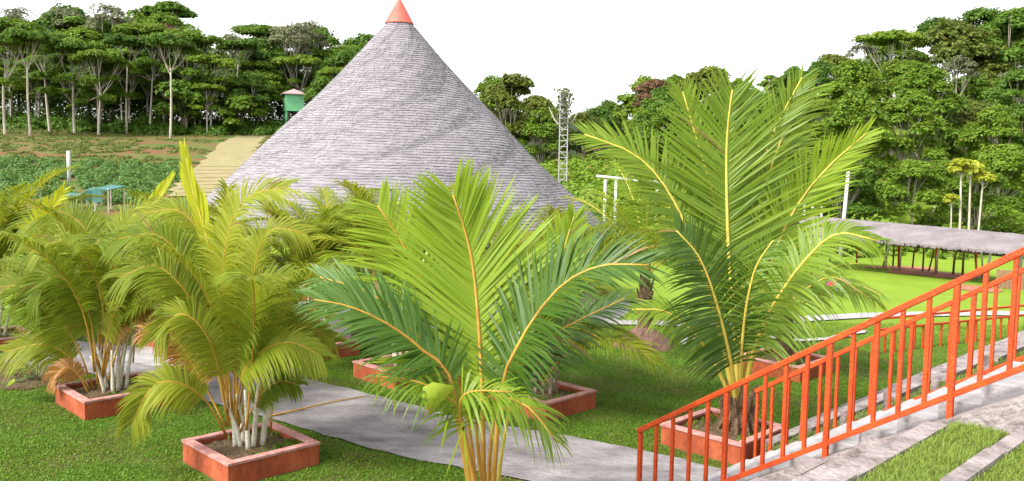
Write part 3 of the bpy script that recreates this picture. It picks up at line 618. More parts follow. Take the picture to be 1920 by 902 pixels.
tag(obj('soil_bed', mesh_np('soil_bed', [(p.x, p.y, .012) for p in sp_], [tuple(range(5, -1, -1))], M['soil'])), kind='structure')

# ------------------------------------------------------------------ thatched hut
hut = empty('thatched_hut', HUT); tag(hut, 'large conical hut with grey thatch and a red pointed cap', 'hut')
ZE, ZC = 1.95, 6.72; rs = np.random.RandomState(5)
NC, NSG = 84, 300
th = np.linspace(0, 2*np.pi, NSG, endpoint=False)
def rprof(q): return .28+(HR-.28)*(q-.035*np.sin(q*np.pi))
V = []; F = []
lf1 = lambda q: .03*np.sin(th*5+q*6)+.015*np.sin(th*11-q*9)+.02*np.sin(th*3+2+q*14)
for i in range(NC):
    q0, q1 = i/NC, (i+1)/NC
    q1j = q1+rs.normal(0, .0011, NSG)+.0012*np.sin(th*23+i)+.0035*np.sin(th*7+i*.35)+.002*np.sin(th*15+i*.8)
    for k, (q, dr_) in enumerate(((q0-.004, -.004), (.5*(q0+q1), .004), (q1j, .010), (q1j+.001, -.008))):
        q = np.broadcast_to(np.clip(q, 0, 1.01), (NSG,)); r = rprof(q)+dr_+lf1(i/NC)*min(1, .2+q0)+rs.normal(0, .004, NSG)*(k in (1, 2))
        z = ZC-(ZC-ZE)*q; V.append(np.stack((r*np.cos(th), r*np.sin(th), z), 1))
V = np.concatenate(V); J = np.arange(NSG); J1 = (J+1) % NSG; F = []
for i in range(NC):
    for k in range(3):
        a = (i*4+k)*NSG; F.append(np.stack((a+J, a+NSG+J, a+NSG+J1, a+J1), 1))
roof = obj('thatch_roof', mesh_np('thatch_roof', V, np.concatenate(F), M['thatch'], True), hut)
# loose straw ends along every course
q = 9000; qq = np.sqrt(rs.rand(q))*.985+.01; tt = rs.uniform(0, 6.2832, q); qq = (np.floor(qq*NC)+rs.normal(.8, .12, q))/NC; ln = rs.uniform(.04, .09, q)/5.2
r0 = rprof(qq)+.015; r1 = rprof(qq+ln)+.03+rs.uniform(0, .012, q); ta = tt+rs.normal(0, .05, q)/np.maximum(r0, .6); w_ = rs.uniform(.003, .007, q)/r0
def cyl(r, t, qv): return np.stack((r*np.cos(t), r*np.sin(t), ZC-(ZC-ZE)*qv), 1)
SV = np.stack((cyl(r0, tt-w_, qq), cyl(r0, tt+w_, qq), cyl(r1, ta+w_*.5, qq+ln), cyl(r1, ta-w_*.5, qq+ln)), 1)
obj('straw_ends', mesh_np('straw_ends', SV, np.arange(4*q).reshape(q, 4), M['straw']), roof)['kind'] = 'stuff'
# ragged eave fringe
q = 1500; tt = rs.uniform(0, 6.2832, q); w_ = rs.uniform(.01, .025, q)/HR; dz = rs.uniform(.08, .24, q); r0 = HR+.02+rs.uniform(-.05, .05, q)
def cz(r, t, z): return np.stack((r*np.cos(t), r*np.sin(t), z), 1)
SV = np.stack((cz(r0-.06, tt-w_, np.full(q, ZE+.06)), cz(r0-.06, tt+w_, np.full(q, ZE+.06)), cz(r0+.04, tt+w_*.6, ZE-dz), cz(r0+.04, tt-w_*.6, ZE-dz)), 1)
obj('eave_fringe', mesh_np('eave_fringe', SV, np.arange(4*q).reshape(q, 4), M['straw']), roof)['kind'] = 'stuff'
b = MB(); n = 24; ap = 7.34
V = [(0, 0, ap)]+[(.36*math.cos(6.2832*i/n), .36*math.sin(6.2832*i/n), ZC-.03) for i in range(n)]+[(.30*math.cos(6.2832*i/n), .30*math.sin(6.2832*i/n), ZC-.05) for i in range(n)]
b.add(V, [(0, 1+i, 1+(i+1) % n) for i in range(n)]+[(1+i, n+1+i, n+1+(i+1) % n, 1+(i+1) % n) for i in range(n)])
b.build('roof_cap', M['redtin'], hut)
for i in range(14):
    a = 6.2832*(i+.4)/14; b = MB(); x, y = 4.45*math.cos(a), 4.45*math.sin(a); b.tube([(x, y, 0), (x*1.004, y*.998, 1.2), (x, y, 2.3)], [.085, .075, .07], 9); b.build('post', M['wood'], hut, smooth=True)
b = MB(); b.tube([(0, 0, 0), (0, 0, 6.7)], [.12, .08], 10); b.build('centre_post', M['wood'], hut)
b = MB(); b.prism([(4.2*math.cos(6.2832*i/40), 4.2*math.sin(6.2832*i/40)) for i in range(40)], .02, .14); b.build('floor_slab', M['stepc'], hut)
for i in range(28):
    if i % 7 == 3: continue
    a0, a1 = 6.2832*i/28+.006, 6.2832*(i+1)/28-.006; b = MB()
    b.prism([(r_*math.cos(a), r_*math.sin(a)) for r_, a in ((4.55, a0), (4.72, a0), (4.72, a1), (4.55, a1))], 0, .62); b.build('low_wall', M['white'], hut)
    b = MB(); b.prism([(r_*math.cos(a), r_*math.sin(a)) for r_, a in ((4.53, a0-.005), (4.74, a0-.005), (4.74, a1+.005), (4.53, a1+.005))], .622, .67); b.build('wall_coping', M['orange'], hut)

# ------------------------------------------------------------------ long shelter on the right
zg = -1.86
def S_(x, y, Y): return D(x, y, Y)
sh = empty('long_shelter', S_(1700, 505, 42)); sh.location.z = TZ(sh.location.x, sh.location.y); tag(sh, 'long low shelter with a pale thatched roof at the far side of the lawn', 'shelter'); L0 = sh.location
NE = 90; e0, e1 = D(1505, 438, 47.5), D(2010, 484, 37.0); t0_, t1_ = D(1492, 402, 50.0), D(2010, 447, 39.5); rr = np.random.RandomState(9); V = []; F = []
rows = 7
back = (t1_-t0_).normalized().cross(Vector((0, 0, 1)))
for i in range(NE):
    u = i/(NE-1); A = t0_.lerp(t1_, u); B = e0.lerp(e1, u); jag = rr.uniform(-.08, .03)
    for j in range(rows):
        v = j/(rows-1); p = A.lerp(B, v)+Vector((0, 0, .12*math.sin(v*math.pi)+rr.uniform(-.012, .012)))
        if j == rows-1: p.z += jag
        V.append(p-L0)
    V.append(B+Vector((0, .35, -.03))-L0); V.append(A+Vector((-.3, 3.2, -1.3))-L0)
W_ = rows+2
for i in range(NE-1):
    for j in range(rows): b0 = i*W_+j; F.append((b0, b0+1, b0+W_+1, b0+W_))
    F.append((i*W_+W_-1, i*W_, (i+1)*W_, (i+1)*W_+W_-1))
M['thatch2'] = mat('shelter_thatch', (.14, .118, .122), (.21, .185, .19), 1.2, .95, .25, 14, stretch=(1, 1, 2.5))
obj('thatch_roof', mesh_np('thatch_roof', [tuple(v) for v in V], F, M['thatch2']), sh)
q = 700; u = rr.rand(q); B = np.outer(1-u, e0)+np.outer(u, e1)-np.array(L0); dz = rr.uniform(.03, .16, q); x_ = np.array(((e1-e0).normalized()))
SV = np.stack((B+x_*-.03+[0, .02, .03], B+x_*.03+[0, .02, .03], B+x_*.02-np.outer(dz, [0, 0, 1]), B-x_*.02-np.outer(dz, [0, 0, 1])), 1)
obj('eave_fringe', mesh_np('eave_fringe', SV, np.arange(4*q).reshape(q, 4), M['thatch2']), sh)['kind'] = 'stuff'
def spost(x0, y0, x1, y1, mt, r_=.06, nm='post'):
    rb = ray(x1, y1); lo, hi = 20, 60            # foot: where the line of sight meets the lawn
    for _ in range(40):
        md = (lo+hi)/2; p = D(x1, y1, md)
        if p.z > TZ(p.x, p.y): lo = md
        else: hi = md
    f = D(x1, y1, lo); f.z = TZ(f.x, f.y)-.05; u = max(0, min(1, (x0-1505)/505)); Yt = e0.lerp(e1, u).y+.25; t = D(x0, y0, min(Yt, f.y+.8)); b = MB()
    b.tube([f-L0, (f.lerp(t, .5)+Vector((rnd.uniform(-.03, .03), 0, 0)))-L0, t-L0], [r_, r_*.9, r_*.85], 8); b.build(nm, M[mt], sh, smooth=True)
for a_ in [(1674, 440, 1655, 502, 'white', .07), (1692, 442, 1687, 506, 'white', .05), (1687, 440, 1685, 500, 'redpost', .07), (1718, 446, 1711, 502, 'wood', .05), (1732, 448, 1730, 508, 'wood', .05),
           (1752, 460, 1741, 508, 'wood', .045), (1757, 452, 1755, 512, 'redpost', .085), (1762, 454, 1753, 514, 'white', .05), (1794, 458, 1787, 514, 'wood', .06), (1809, 460, 1805, 515, 'wood', .06), (1829, 462, 1831, 506, 'redpost', .07),
           (1859, 466, 1848, 528, 'white', .07), (1840, 466, 1842, 520, 'white', .05), (1916, 474, 1912, 532, 'white', .08), (1664, 440, 1662, 498, 'wood', .05), (1676, 442, 1674, 500, 'wood', .05), (1560, 432, 1556, 490, 'white', .06), (1610, 436, 1606, 494, 'redpost', .06)]:
    spost(*a_)
# brown board wall under the roof end
bw = MB(); p0 = D(1868, 524, 39.5); p1 = D(2010, 534, 37.8); z0 = TZ(p0.x, p0.y)
nbd = 16
for i in range(nbd):
    a = p0.lerp(p1, i/nbd); c = p0.lerp(p1, (i+.93)/nbd); b = MB(); b.bar(Vector((a.x, a.y, TZ(a.x, a.y)+.42))-L0, Vector((c.x, c.y, TZ(c.x, c.y)+.42))-L0, .05, .92); b.build('board', M['wood'], sh)
M['redsoil'] = mat('red_soil', (.28, .10, .065), (.38, .16, .10), 3, .95)
for x, y, wd, dp in ((1690, 503, 4, .5), (1722, 512, 3.2, .7), (1780, 517, 3.0, .8), (1832, 542, 1.9, .7)):
    p = D(x, y, 30); lo, hi = 20, 60
    for _ in range(40):
        md = (lo+hi)/2; p = D(x, y, md)
        if p.z > TZ(p.x, p.y): lo = md
        else: hi = md
    V = [(p.x+wd/2*math.cos(a)*rnd.uniform(.85, 1.1), p.y+dp*2*math.sin(a)*rnd.uniform(.85, 1.1)) for a in [6.2832*i/18 for i in range(18)]]
    tag(obj('soil_patch', mesh_np('soil_patch', [(0, 0, 0)]+[(v[0]-p.x, v[1]-p.y, TZ(v[0], v[1])-TZ(p.x, p.y)) for v in V], [(0, 1+i, 1+(i+1) % 18) for i in range(18)], M['redsoil']), None, (p.x, p.y, TZ(p.x, p.y)+.03)), kind='structure')

# parasol lying on the lawn
pr_ = empty('beach_parasol', D(1577, 502, 30)); pr_.location.z = TZ(pr_.location.x, pr_.location.y); tag(pr_, 'open red and blue parasol on the far lawn below the shelter', 'parasol')
pm = [mat('parasol_red', (.6, .03, .06)), mat('parasol_blue', (.10, .30, .55)), mat('parasol_pink', (.62, .2, .3)), mat('parasol_navy', (.05, .06, .3))]
for k in range(8):
    V = [(0, 0, .62)]; 
    for r_, z in ((.28, .56), (.5, .40), (.62, .22)):
        for j in range(3): a = 6.2832*(k+j/2)/8; V.append((r_*math.cos(a), r_*math.sin(a), z))
    F = [(0, 1, 2), (0, 2, 3)]
    for i in range(2):
        for j in range(2): b0 = 1+i*3+j; F.append((b0, b0+3, b0+4, b0+1))
    obj('panel', mesh_np('panel', V, F, pm[k % 4]), pr_)
b = MB(); b.tube([(0, 0, -.02), (0, 0, .66)], .015, 6); b.build('pole', M['white'], pr_)

# ------------------------------------------------------------------ masts, posts, tower, shades
def on_ground(x, y, d0=12, d1=160):
    lo, hi = d0, d1
    for _ in range(50):
        md = (lo+hi)/2; p = D(x, y, md)
        if p.z > TZ(p.x, p.y): lo = md
        else: hi = md
    p = D(x, y, lo); p.z = TZ(p.x, p.y); return p
def pole_at(x, ytop, Y, r_, label, name='white_post', lean=0, mt='white'):
    t = D(x, ytop, Y); root_z = TZ(t.x, t.y); b = MB(); h = t.z-root_z
    b.tube([(-lean, 0, -.1), (-lean*.5, 0, h*.5), (0, 0, h)], [r_, r_, r_*.92], 9)
    return tag(b.build(name, M[mt], None, (t.x, t.y, root_z), True), label, 'post')
pole_at(128, 283, 50, .10, 'single white post standing in the bushes on the left slope')
pole_at(1591, 316, 52, .11, 'tall white post rising behind the long shelter roof', lean=.25)
for i, (x, yt) in enumerate(((1509, 380), (1524, 384), (1541, 386))):
    pole_at(x, yt, 54, .07, ['leftmost', 'middle', 'rightmost'][i]+' of three short white posts behind the long shelter')
gf = empty('post_frame', D(1180, 400, 36)); gf.location.z = TZ(gf.location.x, gf.location.y); tag(gf, 'white post-and-beam frame standing right of the thatched hut', 'frame')
for x, yt in ((1135, 336), (1155, 338), (1232, 346)):
    t = D(x, yt, 36)-gf.location; b = MB(); b.bar((t.x, t.y, -.05), t, .11, .11, up=(0, 1, 0)); b.build('post', M['white'], gf)
a = D(1118, 332, 36)-gf.location; c = D(1246, 345, 36)-gf.location; b = MB(); b.bar(a+Vector((0, 0, .05)), c+Vector((0, 0, .05)), .1, .1); b.build('beam', M['white'], gf)
# ladder mast
Ym = 62; lm_ = empty('ladder_mast', D(1058, 330, Ym)); lm_.location.z = TZ(lm_.location.x, lm_.location.y); tag(lm_, 'tall pale ladder mast with a brown boxy top behind the thatched hut', 'mast'); L0 = lm_.location
lt = [D(1051, 168, Ym)-L0, D(1066, 172, Ym)-L0, D(1066, 172, Ym+.6)-L0, D(1051, 168, Ym+.6)-L0]
for t in lt: b = MB(); b.bar((t.x, t.y, -.1), t, .075, .075, up=(0, 1, 0)); b.build('leg', M['greypost'], lm_)
for k in range(15):
    z = lt[0].z*(.04+.8*k/15)
    for i, j in ((0, 1), (3, 2)): b = MB(); b.bar((lt[i].x, lt[i].y, z), (lt[j].x, lt[j].y, z), .05, .05); b.build('rung', M['greypost'], lm_)
cx = (lt[0].x+lt[1].x)/2
for k in range(12):
    za, zb_ = lt[0].z*(.04+.94*k/12), lt[0].z*(.04+.94*(k+1)/12); i, j = (0, 1) if k % 2 else (1, 0)
    b = MB(); b.bar((lt[i].x, lt[i].y, za), (lt[j].x, lt[j].y, zb_), .045, .045); b.build('brace', M['greypost'], lm_)
rv = np.random.RandomState(4); nv_ = 500; cv = np.stack((rv.normal(cx, .28, nv_), rv.normal(lt[0].y+.3, .25, nv_), lt[0].z*rv.uniform(.66, 1.02, nv_)), 1); nn_ = rv.normal(size=(nv_, 3)); nn_ /= np.linalg.norm(nn_, axis=1)[:, None]
VINE = (cv, nn_, rv)
for dx in (-1.1, 1.2): b = MB(); b.tube([(cx, lt[0].y+.3, lt[0].z*.62), (cx+dx*.6, lt[0].y+.3, lt[0].z*.72), (cx+dx, lt[0].y+.3, lt[0].z*.84)], [.07, .06, .03], 6); b.build('arm', M['bark'], lm_)
# green watch-box on stilts
tp = on_ground(551, 248, 60, 130); tw = empty('stilt_tower', tp); tag(tw, 'small green hut on stilts with a brown hipped roof at the forest edge', 'tower'); k_ = tp.y/1600.0
hw, zb, zt_ = 20*k_, 40*k_, 68*k_; sc4 = [(-hw, -hw), (hw, -hw), (hw, hw), (-hw, hw)]
tw.rotation_euler = (0, 0, R(20)); hw *= .86; sc4 = [(-hw, -hw), (hw, -hw), (hw, hw), (-hw, hw)]
for x, y in sc4: b = MB(); b.bar((x*.85, y*.85, -.2), (x*.85, y*.85, zb), .28, .28, up=(0, 1, 0)); b.build('stilt', M['greenpaint'], tw)
for i in range(4):
    (x0, y0), (x1, y1) = sc4[i], sc4[(i+1) % 4]; t = Vector((x1-x0, y1-y0, 0)).normalized()*.0; b = MB()
    b.prism([(x0, y0), (x1, y1), (x1*.93, y1*.93), (x0*.93, y0*.93)], zb, zt_); b.build('wall', M['greenpaint'], tw)
b = MB(); b.prism([(x*1.08, y*1.08) for x, y in sc4], zb-.14, zb); b.build('floor', M['greenpaint'], tw)
b = MB(); o_ = 1.3; b.add([(x*o_, y*o_, zt_+.02) for x, y in sc4]+[(0, 0, zt_+12*k_)]+[(x*o_, y*o_, zt_+.14) for x, y in sc4], [(3, 2, 1, 0)]+[(i, (i+1) % 4, 5+(i+1) % 4, 5+i) for i in range(4)]+[(5+i, 5+(i+1) % 4, 4) for i in range(4)]); b.build('roof', M['tinroof'], tw)
# teal shades at the foot of the field
for i, (x, y, wdt, hgt) in enumerate([(48, 398, .8, 1.0), (138, 392, .6, .7), (178, 385, .5, .8), (206, 395, .9, 1.1)]):
    p = on_ground(x, y, 20, 80); rt = empty('tarp_shade', p, R(rnd.uniform(-30, 30))); tag(rt, ['teal tarp shade at the left edge of the field', 'low teal tarp shade just below the white post', 'narrow teal tarp shade between two others in the field', 'widest teal tarp shade on a post, nearest the dirt track'][i], 'shade', 'teal tarp shades')
    b = MB(); h = hgt; V = [(-wdt/2, -.5, h*.9), (wdt/2, -.5, h*.86), (wdt/2, .5, h*1.02), (-wdt/2, .5, h*1.05), (0, 0, h*.93)]; V2 = [(v[0], v[1], v[2]-.03) for v in V]
    b.add(V+V2, [(0, 1, 4), (1, 2, 4), (2, 3, 4), (3, 0, 4), (6, 5, 9), (7, 6, 9), (8, 7, 9), (5, 8, 9), (0, 5, 6, 1), (1, 6, 7, 2), (2, 7, 8, 3), (3, 8, 5, 0)]); b.build('tarp', M['teal'], rt)
    b = MB(); b.prism([(-wdt/2, -.52), (wdt*.1, -.52), (wdt*.1, -.49), (-wdt/2, -.49)], h*.35, h*.9); b.build('side_flap', M['teal'], rt)
    for x_ in (-wdt/2+.05, wdt/2-.05):
        for y_ in (-.45, .45): b = MB(); b.tube([(x_, y_, -.05), (x_, y_, h*.94)], .03, 6); b.build('pole', M['bark'], rt)

# ------------------------------------------------------------------ trees
def leaf_cards(cen, nor, size, rs):
    n = len(cen); r = rs.normal(size=(n, 3)); t = np.cross(nor, r); t /= np.linalg.norm(t, axis=1)[:, None]+1e-9; s = np.cross(nor, t)
    a = (size*rs.uniform(.7, 1.3, n))[:, None]
    return np.stack((cen-t*a, cen-s*a*.55+nor*a*.12, cen+t*a, cen+s*a*.55+nor*a*.12), 1)
def tree_meshes(seed, H, fork, spread, npad, padr, flat, nleaf, lsize, cm, bark='bark', r0=.2, lean=0, low=.0, dome=True, lowz=(.05, .7)):
    r = random.Random(seed); rs = np.random.RandomState(seed); b = MB(); fz = H*fork
    tr = [Vector((0, 0, -.5)), Vector((lean*.3, r.uniform(-.2, .2), fz*.45)), Vector((lean*.7, r.uniform(-.2, .2), fz))]
    b.tube(catmull(tr, 8), [r0*(1.15-.45*i/7) for i in range(8)], 8); top = tr[2]; pads = []
    for i in range(npad):
        a = i*2.399+r.uniform(-.3, .3); u = (i+.5)/npad; rad = spread*math.sqrt(u)*r.uniform(.8, 1.1)
        zz = H*(1-.05*r.random())-((rad/spread)**2*(H-fz)*(.55 if dome else .18))-padr*flat*.6
        if low and i % 3 == 2: zz = fz+(zz-fz)*r.uniform(*lowz)-(fz*.25*r.random() if lowz[0] < 0 else 0)
        p = top*1.0+Vector((rad*math.cos(a), rad*math.sin(a), 0)); p.z = zz; pads.append((p, padr*r.uniform(.7, 1.2)))
        if i % 2 == 0 or npad < 9:
            st_ = top+Vector((0, 0, -fz*.12*r.random())); md = st_.lerp(p, .5)+Vector((r.uniform(-.3, .3), r.uniform(-.3, .3), -.08*(p-st_).length))
            b.tube(catmull([st_, md, p], 6), [r0*.42*(1-.8*k/5) for k in range(6)], 6)
            for _ in range(2):
                e = p+Vector((r.uniform(-1, 1), r.uniform(-1, 1), r.uniform(-.1, .4)))*padr*.8; b.tube([md, md.lerp(e, .6)+Vector((0, 0, .1)), e], [r0*.2, r0*.14, r0*.04], 5)
    cen = []; nor = []; per = nleaf//npad
    for p, pr in pads:
        d = rs.normal(size=(per, 3)); d /= np.linalg.norm(d, axis=1)[:, None]; d[:, 2] = np.where(d[:, 2] < -.25, -d[:, 2], d[:, 2])
        rad = pr*rs.uniform(.45, 1.05, per)**.6
        lump = 1+.22*np.sin(d[:, 0]*5+p.x)*np.sin(d[:, 1]*5+p.y)
        c = np.array(p)+d*(rad*lump)[:, None]*np.array([1, 1, flat]); cen.append(c)
        nn = d*np.array([.7, .7, 1.0])+np.array([0, 0, .55])+rs.normal(0, .35, (per, 3)); nor.append(nn/np.linalg.norm(nn, axis=1)[:, None])
    cen = np.concatenate(cen); nor = np.concatenate(nor); Q = leaf_cards(cen, nor, lsize, rs)
    return b.mesh('trunk', M[bark], True), mesh_np('crown', Q, np.arange(len(cen)*4).reshape(-1, 4), CROWN[cm])
PT = {}
obj('dry_vine', mesh_np('dry_vine', leaf_cards(VINE[0], VINE[1], .16, VINE[2]), np.arange(2000).reshape(500, 4), CROWN[3]), lm_)
# tall umbrella-crowned trees
for i, (H, fk, sp, npd, pr, cm) in enumerate([(15, .62, 3.8, 13, 1.5, 1), (16, .68, 3.4, 11, 1.5, 0), (13, .55, 4.4, 15, 1.4, 1), (17, .72, 3.2, 10, 1.5, 0), (14, .5, 3.9, 15, 1.3, 1)]):
    PT['u%d' % i] = tree_meshes(200+i, H, fk, sp, npd+5*(i % 2 == 0), pr, .55, 11500, .20, cm, 'bark', .17, lean=(i-2)*.45, dome=False, low=(i % 2 == 0), lowz=(-.25, .7))
# rounded dense trees
for i, (H, fk, sp, npd, pr, cm) in enumerate([(12, .34, 3.9, 20, 1.7, 0), (13, .38, 4.2, 22, 1.7, 1), (11, .32, 3.6, 18, 1.6, 2), (14, .40, 4.0, 20, 1.8, 0), (10, .3, 4.0, 20, 1.6, 1)]):
    PT['d%d' % i] = tree_meshes(230+i, H, fk, sp, npd, pr, .66, 12500, .21, cm, 'bark', .18, lean=.4*(i-2), low=1)
# domed trees leafy almost to the ground
for i, (H, sp, cm) in enumerate([(10, 3.6, 1), (11, 3.9, 0), (9, 3.9, 2), (12, 3.4, 1)]):
    PT['m%d' % i] = tree_meshes(250+i, H, .16, sp, 30, 1.35, .72, 14000, .20, cm, 'bark', .17, lean=.3*(i-1), low=1, lowz=(.0, .85))
# pale, thinly leaved trees
for i, (H, fk, sp, cm) in enumerate([(16, .5, 3.2, 3), (17, .55, 2.8, 3), (14, .5, 3.2, 4)]):
    PT['p%d' % i] = tree_meshes(260+i, H, fk, sp, 12, 1.4, .6, 3000 if i < 2 else 6000, .19, cm, 'bark', .22, lean=.5*(1-i))
# low understory
for i in range(3): PT['s%d' % i] = tree_meshes(280+i, 4.2, .22, 1.9, 12, .95, .6, 2600, .24, i % 2, 'darkbark', .08, low=1)
PT['y0'] = tree_meshes(290, 7.5, .86, .55, 6, .6, .5, 700, .22, 5, 'bark', .10, lean=.3)
PT['y1'] = tree_meshes(291, 7.0, .88, .45, 5, .55, .6, 600, .22, 5, 'bark', .09, lean=-.2)
def plant_tree(k, x, y, sz, label, group, rz=None, cat='tree', name='forest_tree', zs=1.0):
    root = empty(name, (x, y, TZ(x, y)-.05), rnd.uniform(0, 6.28) if rz is None else rz); root.scale = (sz, sz, sz*zs)
    tag(root, label, cat, group); obj('trunk', PT[k][0], root); obj('crown', PT[k][1], root); return root
# told-apart trees of the left wood: pixel of the foot, pixel height of the top, kind
HT = dict(u0=15, u1=16, u2=13, u3=17, u4=14, d0=12, d1=13, d2=11, d3=14, d4=10, m0=10, m1=11, m2=9, m3=12, p0=16, p1=17, p2=14, s0=4.2, s1=4.2, s2=4.2, y0=7.5, y1=7)
named = [
 (57, 256, 84, 'u1', 'slim pale tree with a leaning trunk at the left end of the wood'),
 (94, 249, 62, 'u0', 'umbrella-crowned tree whose pale trunk forks high, near the left end of the wood'),
 (184, 254, 132, 'u4', 'low spreading tree with a V of bare pale branches at the wood edge'),
 (238, 250, 70, 'u3', 'straight slim tree right of the low V-branched tree at the wood edge'),
 (319, 260, 88, 'u1', 'slim reddish-trunked tree standing forward of the wood in the grass'),
 (350, 250, 62, 'u2', 'tree with several thin stems in the middle of the wood edge'),
 (394, 252, 115, 'u4', 'bright umbrella tree with a forked stem left of the green stilt hut'),
 (445, 246, 95, 'u3', 'straight thin-trunked tree left of the green stilt hut'),
 (480, 244, 118, 'u2', 'leaning umbrella tree beside the green stilt hut'),
 (140, 250, 78, 'u2', 'broad umbrella tree between the two leftmost pale trunks'),
 (280, 250, 74, 'u0', 'full green tree above the middle of the wood edge'),
 (10, 254, 70, 'u2', 'umbrella tree cut by the left edge of the photo')]
for x, yb, yt, k, lab in named:
    p = on_ground(x, yb, 60, 130); h = (yb-yt)*p.y/1600.0; sz = h/HT[k]
    plant_tree(k, p.x, p.y, max(sz, .75), lab, 'trees told apart along the wood edge')
for x, yt, Y, k, lab in [(205, 0, 128, 'p1', 'tall dead-white tree reaching the top of the photo above the left wood'), (320, 4, 138, 'u3', 'highest umbrella crown of the left skyline'), (310, 42, 130, 'p2', 'brownish-red crowned tree in the left wood'),
                         (540, 36, 124, 'p0', 'pale forked tree above the green stilt hut'), (577, 34, 128, 'p1', 'thin grey-crowned tree right of the pale forked tree'), (440, 58, 128, 'p0', 'bare-topped pale tree left of the dip in the skyline'), (496, 46, 132, 'u0', 'green skyline tree left of the pale forked tree'),
                         (130, 8, 134, 'p0', 'hazy thin tree on the left skyline'), (30, 8, 132, 'p1', 'pale branched tree on the skyline at the left edge')]:
    t = D(x, yt, Y); z0 = TZ(t.x, t.y); plant_tree(k, t.x, t.y, (t.z-z0)/HT[k], lab, 'trees told apart on the left skyline')
ORD = 'first second third fourth fifth sixth seventh eighth ninth tenth eleventh twelfth thirteenth fourteenth fifteenth sixteenth seventeenth eighteenth nineteenth twentieth twenty-first twenty-second twenty-third twenty-fourth'.split()
def rowtrees(pts, label, group, jx=1.5, jy=2.0):
    rows_ = {}
    for (x, y, k, sz) in pts:
        x2, y2 = x+rnd.uniform(-jx, jx), y+rnd.uniform(-jy, jy)
        pxx = 960+1600*x2/y2
        if pxx < -50 or pxx > 1970 or abs(pxx-551) < 45 and y < 121: continue
        rows_.setdefault(y, []).append((x2/y2, x2, y2, k, sz))
    look = dict(m='leafy domed tree', u='flat-crowned tree', d='rounded dense tree', s='low shrubby tree')
    for ri, y in enumerate(sorted(rows_)):
        for i, (_, x2, y2, k, sz) in enumerate(sorted(rows_[y])):
            plant_tree(k, x2, y2, sz*rnd.uniform(.9, 1.12), '%s, %s from the left in the %s row %s' % (look[k[0]], ORD[i], ORD[ri], label), group)
kinds = ['u0', 'u1', 'u2', 'u4', 'd0', 'd1', 'd3', 'd3', 'm1', 'm3']
pts = []
for row, (Y, stp, szl) in enumerate([(113, 5.0, .86), (117, 4.2, 1.0), (122, 4.6, 1.1), (128, 5.0, 1.15), (137, 6.0, 1.25)]):
    a = -.66
    while a < -.12:
        pxx = 960+a*1600
        top = np.interp(pxx, [-100, 0, 90, 200, 330, 372, 392, 480, 580, 690, 800], [20, 20, 25, 12, 15, 62, 85, 62, 42, 52, 70])+rnd.uniform(4, 26)+(4-row)*24
        t = D(pxx, top, Y); z0 = TZ(t.x, t.y); k = rnd.choice(kinds if row else ['u0', 'u2', 'u4', 's0', 's1', 's2']); pts.append((t.x, Y, k, max(.5, min(1.7, (t.z-z0)/HT[k])) if k[0] != 's' else rnd.uniform(.9, 1.7))); a += stp/Y
rowtrees(pts, 'of the left wood', 'unmarked trees of the left wood')
pts = []
for row, (Y, stp) in enumerate([(84, 5.0), (96, 6.0), (112, 7.0)]):
    a = -.02
    while a < .20:
        pxx = 960+a*1600; top = np.interp(pxx, [900, 960, 1020, 1100, 1170, 1200, 1260, 1330], [140, 132, 150, 168, 170, 150, 140, 130])+rnd.uniform(0, 22)+(2-row)*24
        t = D(pxx, top, Y); z0 = TZ(t.x, t.y); k = rnd.choice(['m0', 'm1', 'm3', 'd2', 'd3', 'd0']); pts.append((t.x, Y, k, max(.4, min(1.5, (t.z-z0)/HT[k])))); a += stp/Y
rowtrees(pts, 'behind the thatched hut', 'trees behind the hut')
pts = []
for row, (Y, stp) in enumerate([(60, 4.6), (66, 5.0), (73, 5.4), (81, 5.8), (90, 6.2), (100, 6.8), (111, 7.4), (124, 8.0), (138, 9)]):
    a = .17+.02*(row % 2)
    while a < .68:
        pxx = 960+a*1600; sky_ = np.interp(pxx, [1200, 1260, 1330, 1420, 1520, 1600, 1700, 1780, 1860, 1920, 2100], [160, 140, 135, 130, 85, 100, 62, 34, 30, 20, 10])
        x = a*Y; z0 = TZ(x, Y); k = rnd.choice(['m0', 'm1', 'm2', 'm3', 'm1', 'd4', 'd1', 'd3', 'u2'] if row > 1 else ['m0', 'm2', 'm3', 'd4', 'm1']); h = HT[k]*rnd.uniform(.72, 1.0)*(.62 if row < 2 else .85)
        hmax = D(pxx, sky_+rnd.uniform(0, 30), Y).z-z0
        if row >= 6: h = hmax*1.08
        h = min(h, hmax*1.08)
        if h > 2.2: pts.append((x, Y, k, min(h/HT[k], 1.7)))
        a += stp/Y
rowtrees(pts, 'up the right slope', 'trees of the right slope')
for x, yt, yb, Y, k, lab in [(1618, 66, 130, 118, 'p1', 'bare pale branching tree on the right skyline'), (1712, 112, 210, 96, 'p0', 'pale trunk with short branches halfway up the right slope'), (1900, 130, 260, 92, 'p1', 'white-limbed tree near the right edge of the photo'), (1795, 100, 240, 98, 'p0', 'grey thinly leaved tree high on the right slope'),
                             (960, 138, 0, 88, 'd2', 'open-crowned tree against the sky just right of the hut roof'), (1230, 145, 0, 100, 'p2', 'brown-tinged tree left of the tall palm crown')]:
    t = D(x, yt, Y); z0 = TZ(t.x, t.y); plant_tree(k, t.x, t.y, max((t.z-z0)/HT[k], .5), lab, 'trees told apart behind the shelter')
